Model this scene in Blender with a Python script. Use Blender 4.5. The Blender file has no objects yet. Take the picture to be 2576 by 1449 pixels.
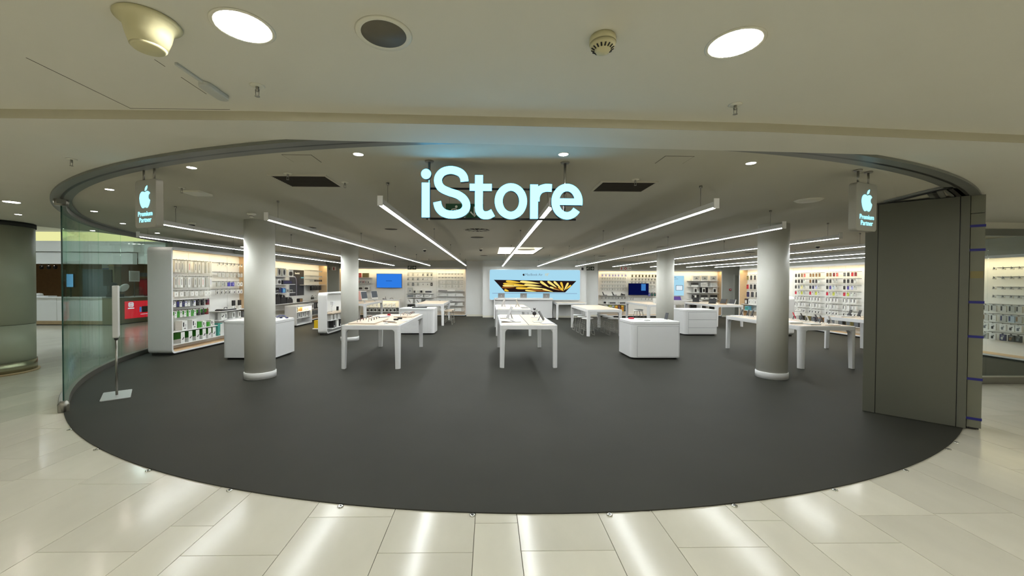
import bpy, bmesh, math, random
from mathutils import Vector, Matrix
from mathutils.geometry import tessellate_polygon
random.seed(7)
sc = bpy.context.scene
col = sc.collection
PI = math.pi
R = math.radians

# ------------------------------------------------------------------ camera, world, exposure
cam_d = bpy.data.cameras.new('camera')
cam = bpy.data.objects.new('camera', cam_d)
col.objects.link(cam)
cam_d.sensor_width = 36.0
cam_d.lens = 985.0 / 2576.0 * 36.0
cam_d.shift_x = 40.0 / 2576.0
cam_d.clip_start = 0.05
yaw, pitch, roll = R(1.0), R(0.82), R(0.25)
fw = Vector((math.sin(yaw) * math.cos(pitch), math.cos(yaw) * math.cos(pitch), -math.sin(pitch)))
rt = Vector((math.cos(yaw), -math.sin(yaw), 0))
up = rt.cross(fw)
rt2 = math.cos(roll) * rt + math.sin(roll) * up
up2 = -math.sin(roll) * rt + math.cos(roll) * up
cam.matrix_world = Matrix(((rt2.x, up2.x, -fw.x, 0.0), (rt2.y, up2.y, -fw.y, 0.0), (rt2.z, up2.z, -fw.z, 1.65), (0, 0, 0, 1)))
sc.camera = cam

world = bpy.data.worlds.new('world')
sc.world = world
world.use_nodes = True
world.node_tree.nodes['Background'].inputs[0].default_value = (0.95, 0.98, 0.92, 1)
world.node_tree.nodes['Background'].inputs[1].default_value = 0.25

sc.view_settings.view_transform = 'Standard'
sc.view_settings.look = 'None'
sc.view_settings.exposure = 0.0
sc.view_settings.gamma = 1.0
sc.view_settings.use_curve_mapping = False
sc.cycles.max_bounces = 8
sc.cycles.diffuse_bounces = 5
sc.cycles.glossy_bounces = 3
sc.cycles.transmission_bounces = 4
sc.cycles.transparent_max_bounces = 10
sc.cycles.sample_clamp_indirect = 4.0
sc.cycles.caustics_reflective = False
sc.cycles.caustics_refractive = False

E_STRIP, E_DOWN, E_SMALL, E_COVE, E_CONC_FILL = 54.0, 305.0, 110.0, 32.0, 300.0      # lamp strengths

# ------------------------------------------------------------------ materials
def lin(c):
    return tuple((x / 255.0 / 12.92) if x / 255.0 <= 0.04045 else ((x / 255.0 + 0.055) / 1.055) ** 2.4 for x in c)

MATS = {}
def mat(name, rgb, rough=0.5, metal=0.0, noise=0.0, nscale=8.0, bump=0.0, bscale=60.0, rand=0.0, spec=0.5, stretch=None):
    if name in MATS: return MATS[name]
    m = bpy.data.materials.new(name); m.use_nodes = True
    nt = m.node_tree; b = nt.nodes['Principled BSDF']
    c = lin(rgb)
    b.inputs['Base Color'].default_value = (*c, 1)
    b.inputs['Roughness'].default_value = rough
    b.inputs['Metallic'].default_value = metal
    b.inputs['Specular IOR Level'].default_value = spec
    if noise or bump:
        tc = nt.nodes.new('ShaderNodeTexCoord'); mp = nt.nodes.new('ShaderNodeMapping')
        nt.links.new(tc.outputs['Object'], mp.inputs['Vector'])
        if stretch: mp.inputs['Scale'].default_value = stretch
    if noise or rand:
        hs = nt.nodes.new('ShaderNodeHueSaturation'); hs.inputs['Color'].default_value = (*c, 1)
        nt.links.new(hs.outputs['Color'], b.inputs['Base Color'])
        mth = nt.nodes.new('ShaderNodeMath'); mth.operation = 'ADD'; mth.inputs[0].default_value = 1.0; mth.inputs[1].default_value = 0.0
        if noise:
            nz = nt.nodes.new('ShaderNodeTexNoise'); nz.inputs['Scale'].default_value = nscale; nz.inputs['Detail'].default_value = 5
            nt.links.new(mp.outputs['Vector'], nz.inputs['Vector'])
            mr = nt.nodes.new('ShaderNodeMapRange'); mr.inputs[1].default_value = 0.25; mr.inputs[2].default_value = 0.75
            mr.inputs[3].default_value = 1 - noise; mr.inputs[4].default_value = 1 + noise
            nt.links.new(nz.outputs['Fac'], mr.inputs[0]); nt.links.new(mr.outputs[0], mth.inputs[0])
        if rand:
            oi = nt.nodes.new('ShaderNodeObjectInfo'); mr2 = nt.nodes.new('ShaderNodeMapRange')
            mr2.inputs[3].default_value = -rand; mr2.inputs[4].default_value = rand
            nt.links.new(oi.outputs['Random'], mr2.inputs[0]); nt.links.new(mr2.outputs[0], mth.inputs[1])
        nt.links.new(mth.outputs[0], hs.inputs['Value'])
    if bump:
        n2 = nt.nodes.new('ShaderNodeTexNoise'); n2.inputs['Scale'].default_value = bscale; n2.inputs['Detail'].default_value = 3
        nt.links.new(mp.outputs['Vector'], n2.inputs['Vector'])
        bp = nt.nodes.new('ShaderNodeBump'); bp.inputs['Strength'].default_value = bump; bp.inputs['Distance'].default_value = 0.01
        nt.links.new(n2.outputs['Fac'], bp.inputs['Height']); nt.links.new(bp.outputs['Normal'], b.inputs['Normal'])
    MATS[name] = m
    return m

def emat(name, rgb, strength):
    if name in MATS: return MATS[name]
    m = bpy.data.materials.new(name); m.use_nodes = True
    nt = m.node_tree; nt.nodes.clear()
    e = nt.nodes.new('ShaderNodeEmission'); o = nt.nodes.new('ShaderNodeOutputMaterial')
    e.inputs[0].default_value = (*lin(rgb), 1); e.inputs[1].default_value = strength
    nt.links.new(e.outputs[0], o.inputs[0]); MATS[name] = m
    return m

def glassmat(name, tint, refl=0.1, rough=0.02):
    if name in MATS: return MATS[name]
    m = bpy.data.materials.new(name); m.use_nodes = True
    nt = m.node_tree; nt.nodes.clear()
    t = nt.nodes.new('ShaderNodeBsdfTransparent'); t.inputs[0].default_value = (*tint, 1)
    g = nt.nodes.new('ShaderNodeBsdfGlossy'); g.inputs['Roughness'].default_value = rough
    g.inputs['Color'].default_value = (0.85, 1.0, 0.95, 1)
    lf = nt.nodes.new('ShaderNodeLayerWeight'); lf.inputs['Blend'].default_value = 0.5
    lw = nt.nodes.new('ShaderNodeMath'); lw.operation = 'POWER'; lw.inputs[1].default_value = 5.0; nt.links.new(lf.outputs['Facing'], lw.inputs[0])
    ml = nt.nodes.new('ShaderNodeMath'); ml.operation = 'MULTIPLY_ADD'; ml.inputs[1].default_value = 0.6; ml.inputs[2].default_value = refl * 0.25
    mx = nt.nodes.new('ShaderNodeMixShader'); o = nt.nodes.new('ShaderNodeOutputMaterial')
    nt.links.new(lw.outputs[0], ml.inputs[0]); nt.links.new(ml.outputs[0], mx.inputs[0])
    nt.links.new(t.outputs[0], mx.inputs[1]); nt.links.new(g.outputs[0], mx.inputs[2]); nt.links.new(mx.outputs[0], o.inputs[0])
    MATS[name] = m
    return m

M = {}
M['mall_ceiling'] = mat('mall_ceiling', (222, 220, 209), 0.9, noise=0.02, nscale=1.5)
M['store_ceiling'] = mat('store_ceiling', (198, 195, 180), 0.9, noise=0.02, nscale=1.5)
M['wall'] = mat('wall', (236, 237, 235), 0.8, noise=0.015, nscale=2)
M['wall_grey'] = mat('wall_grey', (184, 186, 178), 0.8, noise=0.02, nscale=2)
M['column'] = mat('column', (222, 221, 212), 0.45, noise=0.012, nscale=3)
M['tile'] = mat('tile', (212, 208, 193), 0.16, noise=0.06, nscale=3.0, bump=0.035, bscale=3.0, rand=0.06, spec=0.4, stretch=(1, 0.45, 1))
M['grout'] = mat('grout', (116, 110, 92), 0.7, noise=0.05)
M['carpet'] = mat('carpet', (56, 56, 51), 0.6, noise=0.07, nscale=1.3, bump=0.06, bscale=220, spec=0.1)
M['white'] = mat('white', (238, 238, 238), 0.35, noise=0.008)
M['satin'] = mat('satin', (228, 228, 228), 0.22, noise=0.008)
M['paper'] = mat('paper', (240, 240, 236), 0.55, noise=0.01)
M['greypack'] = mat('greypack', (188, 190, 184), 0.5, noise=0.02)
M['ltgreypack'] = mat('ltgreypack', (208, 208, 202), 0.5, noise=0.02)
M['wood'] = mat('wood', (226, 208, 186), 0.42, noise=0.05, nscale=3, stretch=(14, 1, 1))
M['veneer'] = mat('veneer', (216, 188, 150), 0.5, noise=0.06, nscale=3, stretch=(2, 2, 16))
M['plinth'] = mat('plinth', (28, 27, 25), 0.7, noise=0.03)
M['black'] = mat('black', (22, 21, 22), 0.35, noise=0.02)
M['softblack'] = mat('softblack', (32, 30, 31), 0.8, noise=0.05)
M['darkgrey'] = mat('darkgrey', (66, 66, 66), 0.5, noise=0.02)
M['steel'] = mat('steel', (150, 148, 140), 0.32, 0.85, noise=0.02)
M['chrome'] = mat('chrome', (215, 215, 210), 0.15, 0.95, noise=0.01)
M['alu'] = mat('alu', (200, 200, 200), 0.35, 0.6, noise=0.01)
M['track'] = mat('track', (126, 128, 122), 0.45, 0.4, noise=0.02)
M['doorgrey'] = mat('doorgrey', (94, 95, 85), 0.42, 0.15, noise=0.02, nscale=2)
M['tape'] = mat('tape', (22, 26, 120), 0.5, noise=0.03)
M['cream'] = mat('cream', (196, 190, 152), 0.65, noise=0.02)
M['trim'] = mat('trim', (232, 230, 216), 0.5, noise=0.01)
M['grille'] = mat('grille', (92, 88, 76), 0.7, noise=0.05)
M['ventdark'] = mat('ventdark', (48, 44, 36), 0.8, noise=0.05)
M['mallcol'] = mat('mallcol', (150, 152, 134), 0.5, 0.0, noise=0.03, nscale=2)
M['bronze'] = mat('bronze', (150, 146, 122), 0.25, 0.8, noise=0.03)
M['brown'] = mat('brown', (128, 98, 62), 0.6, noise=0.08)
M['olive'] = mat('olive', (122, 116, 88), 0.6, noise=0.04)
M['tan'] = mat('tan', (168, 146, 112), 0.6, noise=0.04)
M['slate'] = mat('slate', (100, 112, 120), 0.4, noise=0.05)
M['glass'] = glassmat('glass', (0.87, 0.945, 0.915), 0.12)
M['clearglass'] = glassmat('clearglass', (0.95, 0.985, 0.97), 0.12)
M['servicedoor'] = mat('servicedoor', (140, 142, 132), 0.5, noise=0.02)
M['wire'] = mat('wire', (150, 148, 142), 0.5, 0.3, noise=0.02)
M['stackend'] = mat('stackend', (112, 113, 98), 0.45, noise=0.03)
M['signgrey'] = mat('signgrey', (156, 155, 146), 0.5, noise=0.01)
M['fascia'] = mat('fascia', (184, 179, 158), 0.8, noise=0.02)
M['glassedge'] = mat('glassedge', (20, 62, 52), 0.2, noise=0.03)
M['acrylic'] = glassmat('acrylic', (0.9, 0.92, 0.92), 0.2, 0.08)
PAL = dict(red=(178, 28, 38), darkred=(120, 30, 34), brown=(78, 44, 38), coral=(216, 112, 104), pink=(226, 178, 172), dark=(44, 42, 40),
           green=(62, 150, 44), deepgreen=(40, 110, 24), navy=(32, 34, 84), purple=(84, 76, 150), lilac=(176, 180, 218), ltblue=(184, 200, 212),
           yellow=(226, 190, 28), lime=(200, 206, 84), blue=(40, 96, 184), royal=(64, 62, 170), teal=(70, 158, 146), cyan=(112, 190, 214),
           olive2=(126, 116, 70), charcoal=(60, 62, 68), orange=(214, 130, 44), palepurple=(170, 168, 206), sand=(214, 196, 164), slategrey=(108, 112, 116),
           clear=(216, 222, 212), straw=(222, 214, 150), deeppurple=(74, 38, 140), crimson=(206, 42, 66))
for k, v in PAL.items(): M[k] = mat(k, v, 0.45, noise=0.02)
M['strip_light'] = emat('strip_light', (247, 252, 252), E_STRIP)
M['down_light'] = emat('down_light', (251, 250, 241), E_DOWN)
M['small_light'] = emat('small_light', (255, 246, 236), E_SMALL)
M['conc_fill_light'] = emat('conc_fill_light', (236, 250, 255), E_CONC_FILL)
M['kiosk_fill_light'] = emat('kiosk_fill_light', (255, 244, 226), 120.0)
M['cove_light'] = emat('cove_light', (255, 236, 190), E_COVE)
M['sign_face'] = emat('sign_face', (98, 198, 250), 5.6)
M['sign_face2'] = emat('sign_face2', (140, 228, 250), 2.2)
M['lightbox'] = emat('lightbox', (172, 222, 244), 0.95)
M['lb_white'] = emat('lb_white', (225, 240, 248), 1.0)
M['lb_dark'] = emat('lb_dark', (40, 26, 26), 0.9)
M['lb_gold'] = emat('lb_gold', (246, 200, 70), 0.95)
M['lb_pale'] = emat('lb_pale', (252, 228, 130), 1.0)
M['lb_brown'] = emat('lb_brown', (150, 90, 40), 0.9)
M['lb_grey'] = emat('lb_grey', (120, 140, 155), 0.9)
M['lb_bar'] = emat('lb_bar', (150, 186, 214), 0.95)
M['tv_blue'] = emat('tv_blue', (48, 124, 226), 1.0)
M['tv_navy'] = emat('tv_navy', (10, 18, 70), 0.8)
M['tv_sky'] = emat('tv_sky', (66, 130, 200), 0.9)
M['tv_text'] = emat('tv_text', (22, 40, 110), 0.9)
M['screen_grey'] = emat('screen_grey', (110, 116, 120), 0.7)
M['red_screen'] = emat('red_screen', (214, 36, 50), 0.95)
M['blue_screen'] = emat('blue_screen', (120, 190, 240), 1.0)
M['skylight'] = emat('skylight', (255, 252, 244), 6.0)
M['cove_yellow'] = emat('cove_yellow', (214, 214, 150), 1.25)

# ------------------------------------------------------------------ mesh helpers
class MB:
    def __init__(s): s.v = []; s.f = []; s.m = []; s.s = []
    def add(s, vs, fs, m=0, smooth=False):
        o = len(s.v); s.v += [tuple(v) for v in vs]
        for f in fs:
            s.f.append(tuple(i + o for i in f)); s.m.append(m); s.s.append(smooth)
        return s
    def box(s, x0, y0, z0, x1, y1, z1, m=0):
        v = [(x0, y0, z0), (x1, y0, z0), (x1, y1, z0), (x0, y1, z0), (x0, y0, z1), (x1, y0, z1), (x1, y1, z1), (x0, y1, z1)]
        return s.add(v, [(0, 3, 2, 1), (4, 5, 6, 7), (0, 1, 5, 4), (1, 2, 6, 5), (2, 3, 7, 6), (3, 0, 4, 7)], m)
    def prism(s, poly, a0, a1, ax='z', m=0, smooth=False, mcap=None):
        n = len(poly)
        def P(u, v, a): return (u, v, a) if ax == 'z' else ((u, a, v) if ax == 'y' else (a, u, v))
        vs = [P(u, v, a0) for u, v in poly] + [P(u, v, a1) for u, v in poly]
        s.add(vs, [(i, (i + 1) % n, n + (i + 1) % n, n + i) for i in range(n)], m, smooth)
        return s.add(vs, [tuple(range(n - 1, -1, -1)), tuple(range(n, 2 * n))], m if mcap is None else mcap)
    def ring(s, outer, inner, a0, a1, ax='z', m=0, smooth=False):
        n = len(outer)
        def P(u, v, a): return (u, v, a) if ax == 'z' else ((u, a, v) if ax == 'y' else (a, u, v))
        vs = [P(u, v, a0) for u, v in outer] + [P(u, v, a1) for u, v in outer] + [P(u, v, a0) for u, v in inner] + [P(u, v, a1) for u, v in inner]
        fs = []; fc = []
        for i in range(n):
            j = (i + 1) % n
            fs.append((i, j, n + j, n + i)); fs.append((2 * n + j, 2 * n + i, 3 * n + i, 3 * n + j))
            fc.append((j, i, 2 * n + i, 2 * n + j)); fc.append((n + i, n + j, 3 * n + j, 3 * n + i))
        s.add(vs, fs, m, smooth); return s.add(vs, fc, m)
    def lathe(s, prof, n=24, c=(0, 0), m=0, smooth=True):
        vs = []; fs = []
        for r, z in prof:
            for i in range(n):
                a = 2 * PI * i / n; vs.append((c[0] + r * math.cos(a), c[1] + r * math.sin(a), z))
        k = len(prof)
        for j in range(k - 1):
            for i in range(n):
                i2 = (i + 1) % n; fs.append((j * n + i, j * n + i2, (j + 1) * n + i2, (j + 1) * n + i))
        s.add(vs, fs, m, smooth)
        caps = []
        if prof[0][0] > 1e-6: caps.append(tuple(range(n - 1, -1, -1)))
        if prof[-1][0] > 1e-6: caps.append(tuple(range((k - 1) * n, k * n)))
        return s.add(vs, caps, m)
    def rod(s, p, q, r, n=6, m=0, r2=None):
        p = Vector(p); q = Vector(q); d = (q - p).normalized()
        u = d.cross(Vector((0, 0, 1)) if abs(d.z) < 0.9 else Vector((1, 0, 0))).normalized(); w = d.cross(u)
        r2 = r if r2 is None else r2
        vs = [p + u * r * math.cos(2 * PI * i / n) + w * r * math.sin(2 * PI * i / n) for i in range(n)]
        vs += [q + u * r2 * math.cos(2 * PI * i / n) + w * r2 * math.sin(2 * PI * i / n) for i in range(n)]
        s.add(vs, [(i, (i + 1) % n, n + (i + 1) % n, n + i) for i in range(n)], m, True)
        return s.add(vs, [tuple(range(n - 1, -1, -1)), tuple(range(n, 2 * n))], m)
    def path(s, pts, r, n=6, m=0):
        for a, b in zip(pts[:-1], pts[1:]): s.rod(a, b, r, n, m)
        return s
    def ribbon(s, pts, w, a0, a1, m=0, mside=1, closed=False):
        # flat stroke of width w along 2D points in the xz plane, from y=a0 (front) to y=a1
        n = len(pts); L = []; Rr = []
        for i in range(n):
            p = pts[max(i - 1, 0)]; q = pts[min(i + 1, n - 1)]
            dx, dz = q[0] - p[0], q[1] - p[1]; l = math.hypot(dx, dz) or 1
            nx, nz = -dz / l, dx / l
            ww = w[i] if isinstance(w, (list, tuple)) else w
            L.append((pts[i][0] + nx * ww / 2, pts[i][1] + nz * ww / 2)); Rr.append((pts[i][0] - nx * ww / 2, pts[i][1] - nz * ww / 2))
        vs = [(x, a0, z) for x, z in L] + [(x, a0, z) for x, z in Rr] + [(x, a1, z) for x, z in L] + [(x, a1, z) for x, z in Rr]
        ff = [(i, i + 1, n + i + 1, n + i) for i in range(n - 1)]
        fb = [(2 * n + i + 1, 2 * n + i, 3 * n + i, 3 * n + i + 1) for i in range(n - 1)]
        fs = [(i + 1, i, 2 * n + i, 2 * n + i + 1) for i in range(n - 1)] + [(n + i, n + i + 1, 3 * n + i + 1, 3 * n + i) for i in range(n - 1)]
        fs += [(0, n, 3 * n, 2 * n), (n - 1, 2 * n - 1, 4 * n - 1, 3 * n - 1)]
        s.add(vs, ff, m); s.add(vs, fb + fs, mside); return s
    def mesh(s, name, mats):
        me = bpy.data.meshes.new(name); me.from_pydata(s.v, [], s.f)
        for m in (mats if isinstance(mats, (list, tuple)) else [mats]): me.materials.append(m if not isinstance(m, str) else M[m])
        me.polygons.foreach_set('material_index', s.m); me.polygons.foreach_set('use_smooth', s.s)
        bm = bmesh.new(); bm.from_mesh(me); bmesh.ops.remove_doubles(bm, verts=bm.verts, dist=1e-6)
        bmesh.ops.recalc_face_normals(bm, faces=bm.faces); bm.to_mesh(me); bm.free(); me.update()
        return me
    def build(s, name, mats, parent=None, loc=(0, 0, 0), rz=0.0, bevel=0.0):
        return obj(name, s.mesh(name, mats), parent, loc, rz, bevel)

MADE = []
def obj(name, me, parent=None, loc=(0, 0, 0), rz=0.0, bevel=0.0):
    o = bpy.data.objects.new(name, me); col.objects.link(o); MADE.append((name, o))
    o.location = loc; o.rotation_euler = (0, 0, rz)
    if parent is not None: o.parent = parent
    if bevel:
        b = o.modifiers.new('bevel', 'BEVEL'); b.width = bevel; b.segments = 2; b.limit_method = 'ANGLE'; b.angle_limit = R(40)
    return o
def tag(o, label, cat, group=None):
    o['label'] = label; o['category'] = cat
    if group: o['group'] = group
    return o
def thing(name, label, cat, loc=(0, 0, 0), rz=0.0, group=None):
    o = bpy.data.objects.new(name, None); col.objects.link(o); o.empty_display_size = 0.1
    o.location = loc; o.rotation_euler = (0, 0, rz)
    return tag(o, label, cat, group)
def struct(o):
    o['kind'] = 'structure'; return o
def rrect(x0, y0, x1, y1, r, n=6):
    pts = []
    for cx, cy, a in ((x1 - r, y1 - r, 0), (x0 + r, y1 - r, 90), (x0 + r, y0 + r, 180), (x1 - r, y0 + r, 270)):
        for i in range(n + 1):
            t = R(a + 90.0 * i / n); pts.append((cx + r * math.cos(t), cy + r * math.sin(t)))
    return pts
def catmull(P, k=6, closed=False):
    out = []; n = len(P)
    rng = range(n) if closed else range(n - 1)
    for i in rng:
        if closed: p0, p1, p2, p3 = P[(i - 1) % n], P[i], P[(i + 1) % n], P[(i + 2) % n]
        else: p0, p1, p2, p3 = P[max(i - 1, 0)], P[i], P[i + 1], P[min(i + 2, n - 1)]
        for j in range(k):
            t = j / k
            out.append(tuple(0.5 * (2 * p1[d] + (p2[d] - p0[d]) * t + (2 * p0[d] - 5 * p1[d] + 4 * p2[d] - p3[d]) * t * t + (3 * p1[d] - p0[d] - 3 * p2[d] + p3[d]) * t ** 3) for d in range(len(p1))))
    if not closed: out.append(P[-1])
    return out
def text_mesh(body, size, depth=0.0008, name='lettering', material='black', align='CENTER', squeeze=1.0):
    cu = bpy.data.curves.new(name, 'FONT'); cu.body = body; cu.size = size; cu.extrude = depth; cu.align_x = align; cu.offset = 0.0
    t = bpy.data.objects.new('tmp_text', cu)
    me = bpy.data.meshes.new_from_object(t); bpy.data.objects.remove(t); bpy.data.curves.remove(cu)
    me.transform(Matrix.Rotation(PI / 2, 4, 'X')); me.transform(Matrix.Scale(squeeze, 4, (1, 0, 0)))
    me.name = name; me.materials.clear(); me.materials.append(M[material])
    return me
ORD = ['first', 'second', 'third', 'fourth', 'fifth', 'sixth', 'seventh', 'eighth', 'ninth', 'tenth', 'eleventh', 'twelfth', 'thirteenth', 'fourteenth', 'fifteenth', 'sixteenth']
# ------------------------------------------------------------------ the setting
CXC, CYC, RC = 0.43, 11.34, 8.58            # centre and radius of the curved shop front
ZC = 2.68                                   # low ceiling
def arc(r, a0, a1, n):
    return [(CXC + r * math.cos(R(a0 + (a1 - a0) * i / n)), CYC + r * math.sin(R(a0 + (a1 - a0) * i / n))) for i in range(n + 1)]
def slab(poly, z0, z1, holes=()):
    mb = MB(); loops = [list(poly)] + [list(h) for h in holes]
    flat = [p for l in loops for p in l]
    tris = tessellate_polygon([[Vector((x, y, 0)) for x, y in l] for l in loops])
    n = len(flat)
    vs = [(x, y, z0) for x, y in flat] + [(x, y, z1) for x, y in flat]
    mb.add(vs, [tuple(t) for t in tris] + [tuple(i + n for i in reversed(t)) for t in tris])
    o = 0
    for l in loops:
        k = len(l); mb.add(vs, [(o + i, o + (i + 1) % k, n + o + (i + 1) % k, n + o + i) for i in range(k)]); o += k
    return mb

# mall floor with stone tiles
mb = MB()
mb.box(-9.4, 0.6, -0.03, 9.6, 9.2, -0.008)
o_floor = struct(mb.build('floor', 'grout'))
mb = MB()
for x0, y0, x1, y1 in ((-34, -9, 16, 0.6), (-34, 0.6, -9.4, 9.2), (9.6, 0.6, 16, 9.2), (-34, 9.2, 16, 26)):
    mb.box(x0, y0, -0.03, x1, y1, 0.0)
mb.build('floor_field', 'tile', o_floor)
cols_x = [-9.4, -8.82, -8.24, -7.66, -7.37, -6.79, -6.21, -5.63, -5.05, -4.76, -4.2, -3.91, -3.33, -2.745, -2.138, -1.851, -1.264, -0.675, -0.092,
          0.202, 0.784, 1.182, 1.762, 2.055, 2.637, 3.201, 3.79, 4.08, 4.66, 5.24, 5.82, 6.11, 6.69, 7.27, 7.85, 8.43, 9.01, 9.6]
joint_y = {-0.675: 2.37, 0.202: 2.38, -0.092: 2.66, -1.851: 2.36, -2.138: 2.65, -2.745: 2.40, 1.182: 2.40, 1.762: 2.67, 2.055: 2.43, 2.637: 2.72, 3.201: 2.74,
           -3.33: 3.21, -1.264: 1.55, 0.784: 1.6}
tile_len = 1.19
tcache = {}
for i in range(len(cols_x) - 1):
    x0, x1 = cols_x[i], cols_x[i + 1]
    j = joint_y.get(x0, 2.0 + 1.1 * random.random())
    y = j - tile_len * math.ceil((j - 0.6) / tile_len)
    while y < 9.2:
        a, b = max(y, 0.6), min(y + tile_len, 9.2)
        y += tile_len
        if b - a < 0.05: continue
        # leave out tiles that lie wholly under the carpet
        if all(math.hypot(px - CXC, py - CYC) < RC - 0.1 for px in (x0, x1) for py in (a, b)): continue
        if x0 > 7.3 and a > 6.5: continue
        key = (round(x1 - x0, 3), round(b - a, 3))
        if key not in tcache:
            w, l = key; g = 0.0022
            m_ = MB(); m_.prism([(-w / 2 + g, -l / 2 + g), (w / 2 - g, -l / 2 + g), (w / 2 - g, l / 2 - g), (-w / 2 + g, l / 2 - g)], -0.008, 0.0)
            tcache[key] = m_.mesh('floor_tile', 'tile')
        obj('floor_tile', tcache[key], o_floor, ((x0 + x1) / 2, (a + b) / 2, 0))

# dark store floor with its round front
front = arc(RC, 189.5, 324.8, 90)
poly = [(-8.02, 19.4)] + [(-8.02, front[0][1])] + front + [(7.45, 6.36), (11.85, 6.36), (11.85, 17.5), (12.75, 17.5), (12.75, 19.4)]
o_carpet = struct(slab(poly, -0.008, 0.009).build('floor_store', 'carpet'))
tag(o_carpet, 'dark grey store floor with a round front edge', 'floor')

# ceilings
sf = [(-14, 2.30), (-5, 2.44), (-3.0, 2.47), (-1.45, 2.46), (0.12, 2.50), (1.78, 2.55), (3.75, 2.70), (6, 2.88), (14, 3.5)]
sb = [(14, 3.85), (6, 3.17), (4, 3.03), (2.18, 2.935), (1.08, 2.89), (0.14, 2.84), (-1.02, 2.80), (-1.48, 2.78), (-5, 2.66), (-14, 2.5)]
mid = [(x, y + 0.12) for x, y in sf]
sky = [(0.29, 11.5), (1.62, 11.5), (1.62, 14.6), (0.29, 14.6)]
inner = arc(RC + 0.02, 189.0, 324.8, 90)
struct(slab([(-8.35, 19.45), (-8.35, inner[0][1])] + inner + [(7.45, 6.4), (12.9, 6.4), (12.9, 19.45)], ZC, ZC + 0.03, [sky]).build('ceiling_store', 'store_ceiling'))
struct(slab(mid + [(14, 6.4), (7.46, 6.4)] + inner[::-1] + [(-8.35, 9.9), (-8.35, 8.6), (-8.6, 7.6), (-9.2, 7.0), (-14, 7.0)], ZC + 0.001, ZC + 0.03).build('ceiling_front', 'mall_ceiling'))
wall_specs = (('wall_mall_rear', -34, -9.1, 16, -9.0), ('wall_mall_right', 14, -9.0, 14.1, 6.4), ('wall_mall_left', -34.1, -9.0, -34, 26), ('wall_mall_shop', 12.0, 6.3, 14, 6.4))
for nm, x0, y0, x1, y1 in wall_specs: struct(MB().box(x0, y0, 0, x1, y1, 4.0).build(nm, 'wall'))
struct(MB().box(-34, -9, 2.70, -14, 7.0, 2.73).build('ceiling_mall_left', 'mall_ceiling'))
struct(slab(sf + sb, 2.645, 2.70).build('ceiling_soffit', 'mall_ceiling'))
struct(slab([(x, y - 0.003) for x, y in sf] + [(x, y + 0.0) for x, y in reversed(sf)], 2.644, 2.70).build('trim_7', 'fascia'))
struct(slab([(x, y + 0.02) for x, y in reversed(sf)] + [(-14, -9), (14, -9)], 2.70, 2.73).build('ceiling_mall', 'mall_ceiling'))
# skylight well
mb = MB()
mb.ring([(0.26, 11.47), (1.65, 11.47), (1.65, 14.63), (0.26, 14.63)], sky, ZC + 0.001, ZC + 0.45)
o_sky = struct(mb.build('window_3', 'trim')); tag(o_sky, 'bright square skylight well in the store ceiling', 'skylight')
MB().box(0.26, 11.47, ZC + 0.44, 1.65, 14.63, ZC + 0.46).build('diffuser', 'skylight', o_sky)
mb = MB(); mb.lathe([(0.05, ZC + 0.43), (0.30, ZC + 0.05), (0.31, ZC + 0.05), (0.06, ZC + 0.43)], 20, (1.2, 12.9)); mb.build('funnel', 'trim', o_sky)
# high ceiling and cove over the neighbouring concourse
struct(MB().box(-34, 7.0, 3.95, -8.3, 26, 4.0).build('ceiling_concourse', 'mall_ceiling'))
struct(slab([(-34, 7.0), (-14, 7.0), (-14, 6.98), (-34, 6.98)], 2.70, 3.95).build('wall_concourse_front', 'wall'))
struct(slab([(-8.36, 19.45), (-8.36, 8.6), (-8.61, 7.61), (-9.2, 7.02), (-14, 7.02), (-14, 7.0), (-9.21, 6.99), (-8.6, 7.59), (-8.34, 8.6), (-8.34, 19.45)], 2.70, 3.95).build('wall_concourse_side', 'wall'))

# walls
def wallbox(name, x0, y0, z0, x1, y1, z1, m): return struct(MB().box(x0, y0, z0, x1, y1, z1).build(name, m))
wallbox('wall_back', -8.1, 19.36, 0, 12.8, 19.46, ZC, 'wall')
wallbox('wall_back_left', -8.0, 18.92, 0, -7.21, 19.36, ZC, 'wall_grey')
wallbox('wall_back_recess', -1.098, 18.9, 0, -0.3, 19.36, ZC, 'wall')
wallbox('wall_back_pier', -0.3, 18.3, 0, 4.55, 19.36, ZC, 'wall')
wallbox('wall_back_niche', 4.55, 18.9, 0, 5.249, 19.36, ZC, 'wall')
wallbox('wall_back_right', 11.352, 18.92, 0, 12.8, 19.36, ZC, 'wall_grey')
wallbox('wall_left', -8.1, 9.95, 0, -7.93, 19.4, ZC, 'wall_grey')
wallbox('wall_right', 11.85, 6.3, 0, 11.95, 17.55, ZC, 'wall')
wallbox('wall_right_return', 11.85, 17.5, 0, 12.75, 17.55, ZC, 'wall')
wallbox('wall_right_far', 12.7, 17.55, 0, 12.8, 18.92, ZC, 'wall_grey')
wallbox('trim_1', -7.2, 18.95, 2.342, -1.09, 19.36, ZC, 'wall_grey')
wallbox('trim_2', 5.25, 18.95, 2.292, 11.35, 19.36, ZC, 'wall_grey')
wallbox('trim_3', -7.92, 12.3, 2.422, -7.45, 18.0, ZC, 'wall_grey')
wallbox('trim_4', 11.30, 7.5, 2.302, 11.84, 17.5, ZC, 'wall_grey')
for nm, b in (('baseboard_back', (-1.07, 18.88, -0.31, 18.9)), ('baseboard_pier', (-0.31, 18.285, 4.56, 18.3)), ('baseboard_niche', (4.56, 18.885, 5.23, 18.9)), ('baseboard_right', (11.37, 18.9, 11.94, 18.92)), ('baseboard_left', (-7.9, 18.9, -7.22, 18.92))):
    wallbox(nm, b[0], b[1], 0.009, b[2], b[3], 0.10, 'trim')
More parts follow.
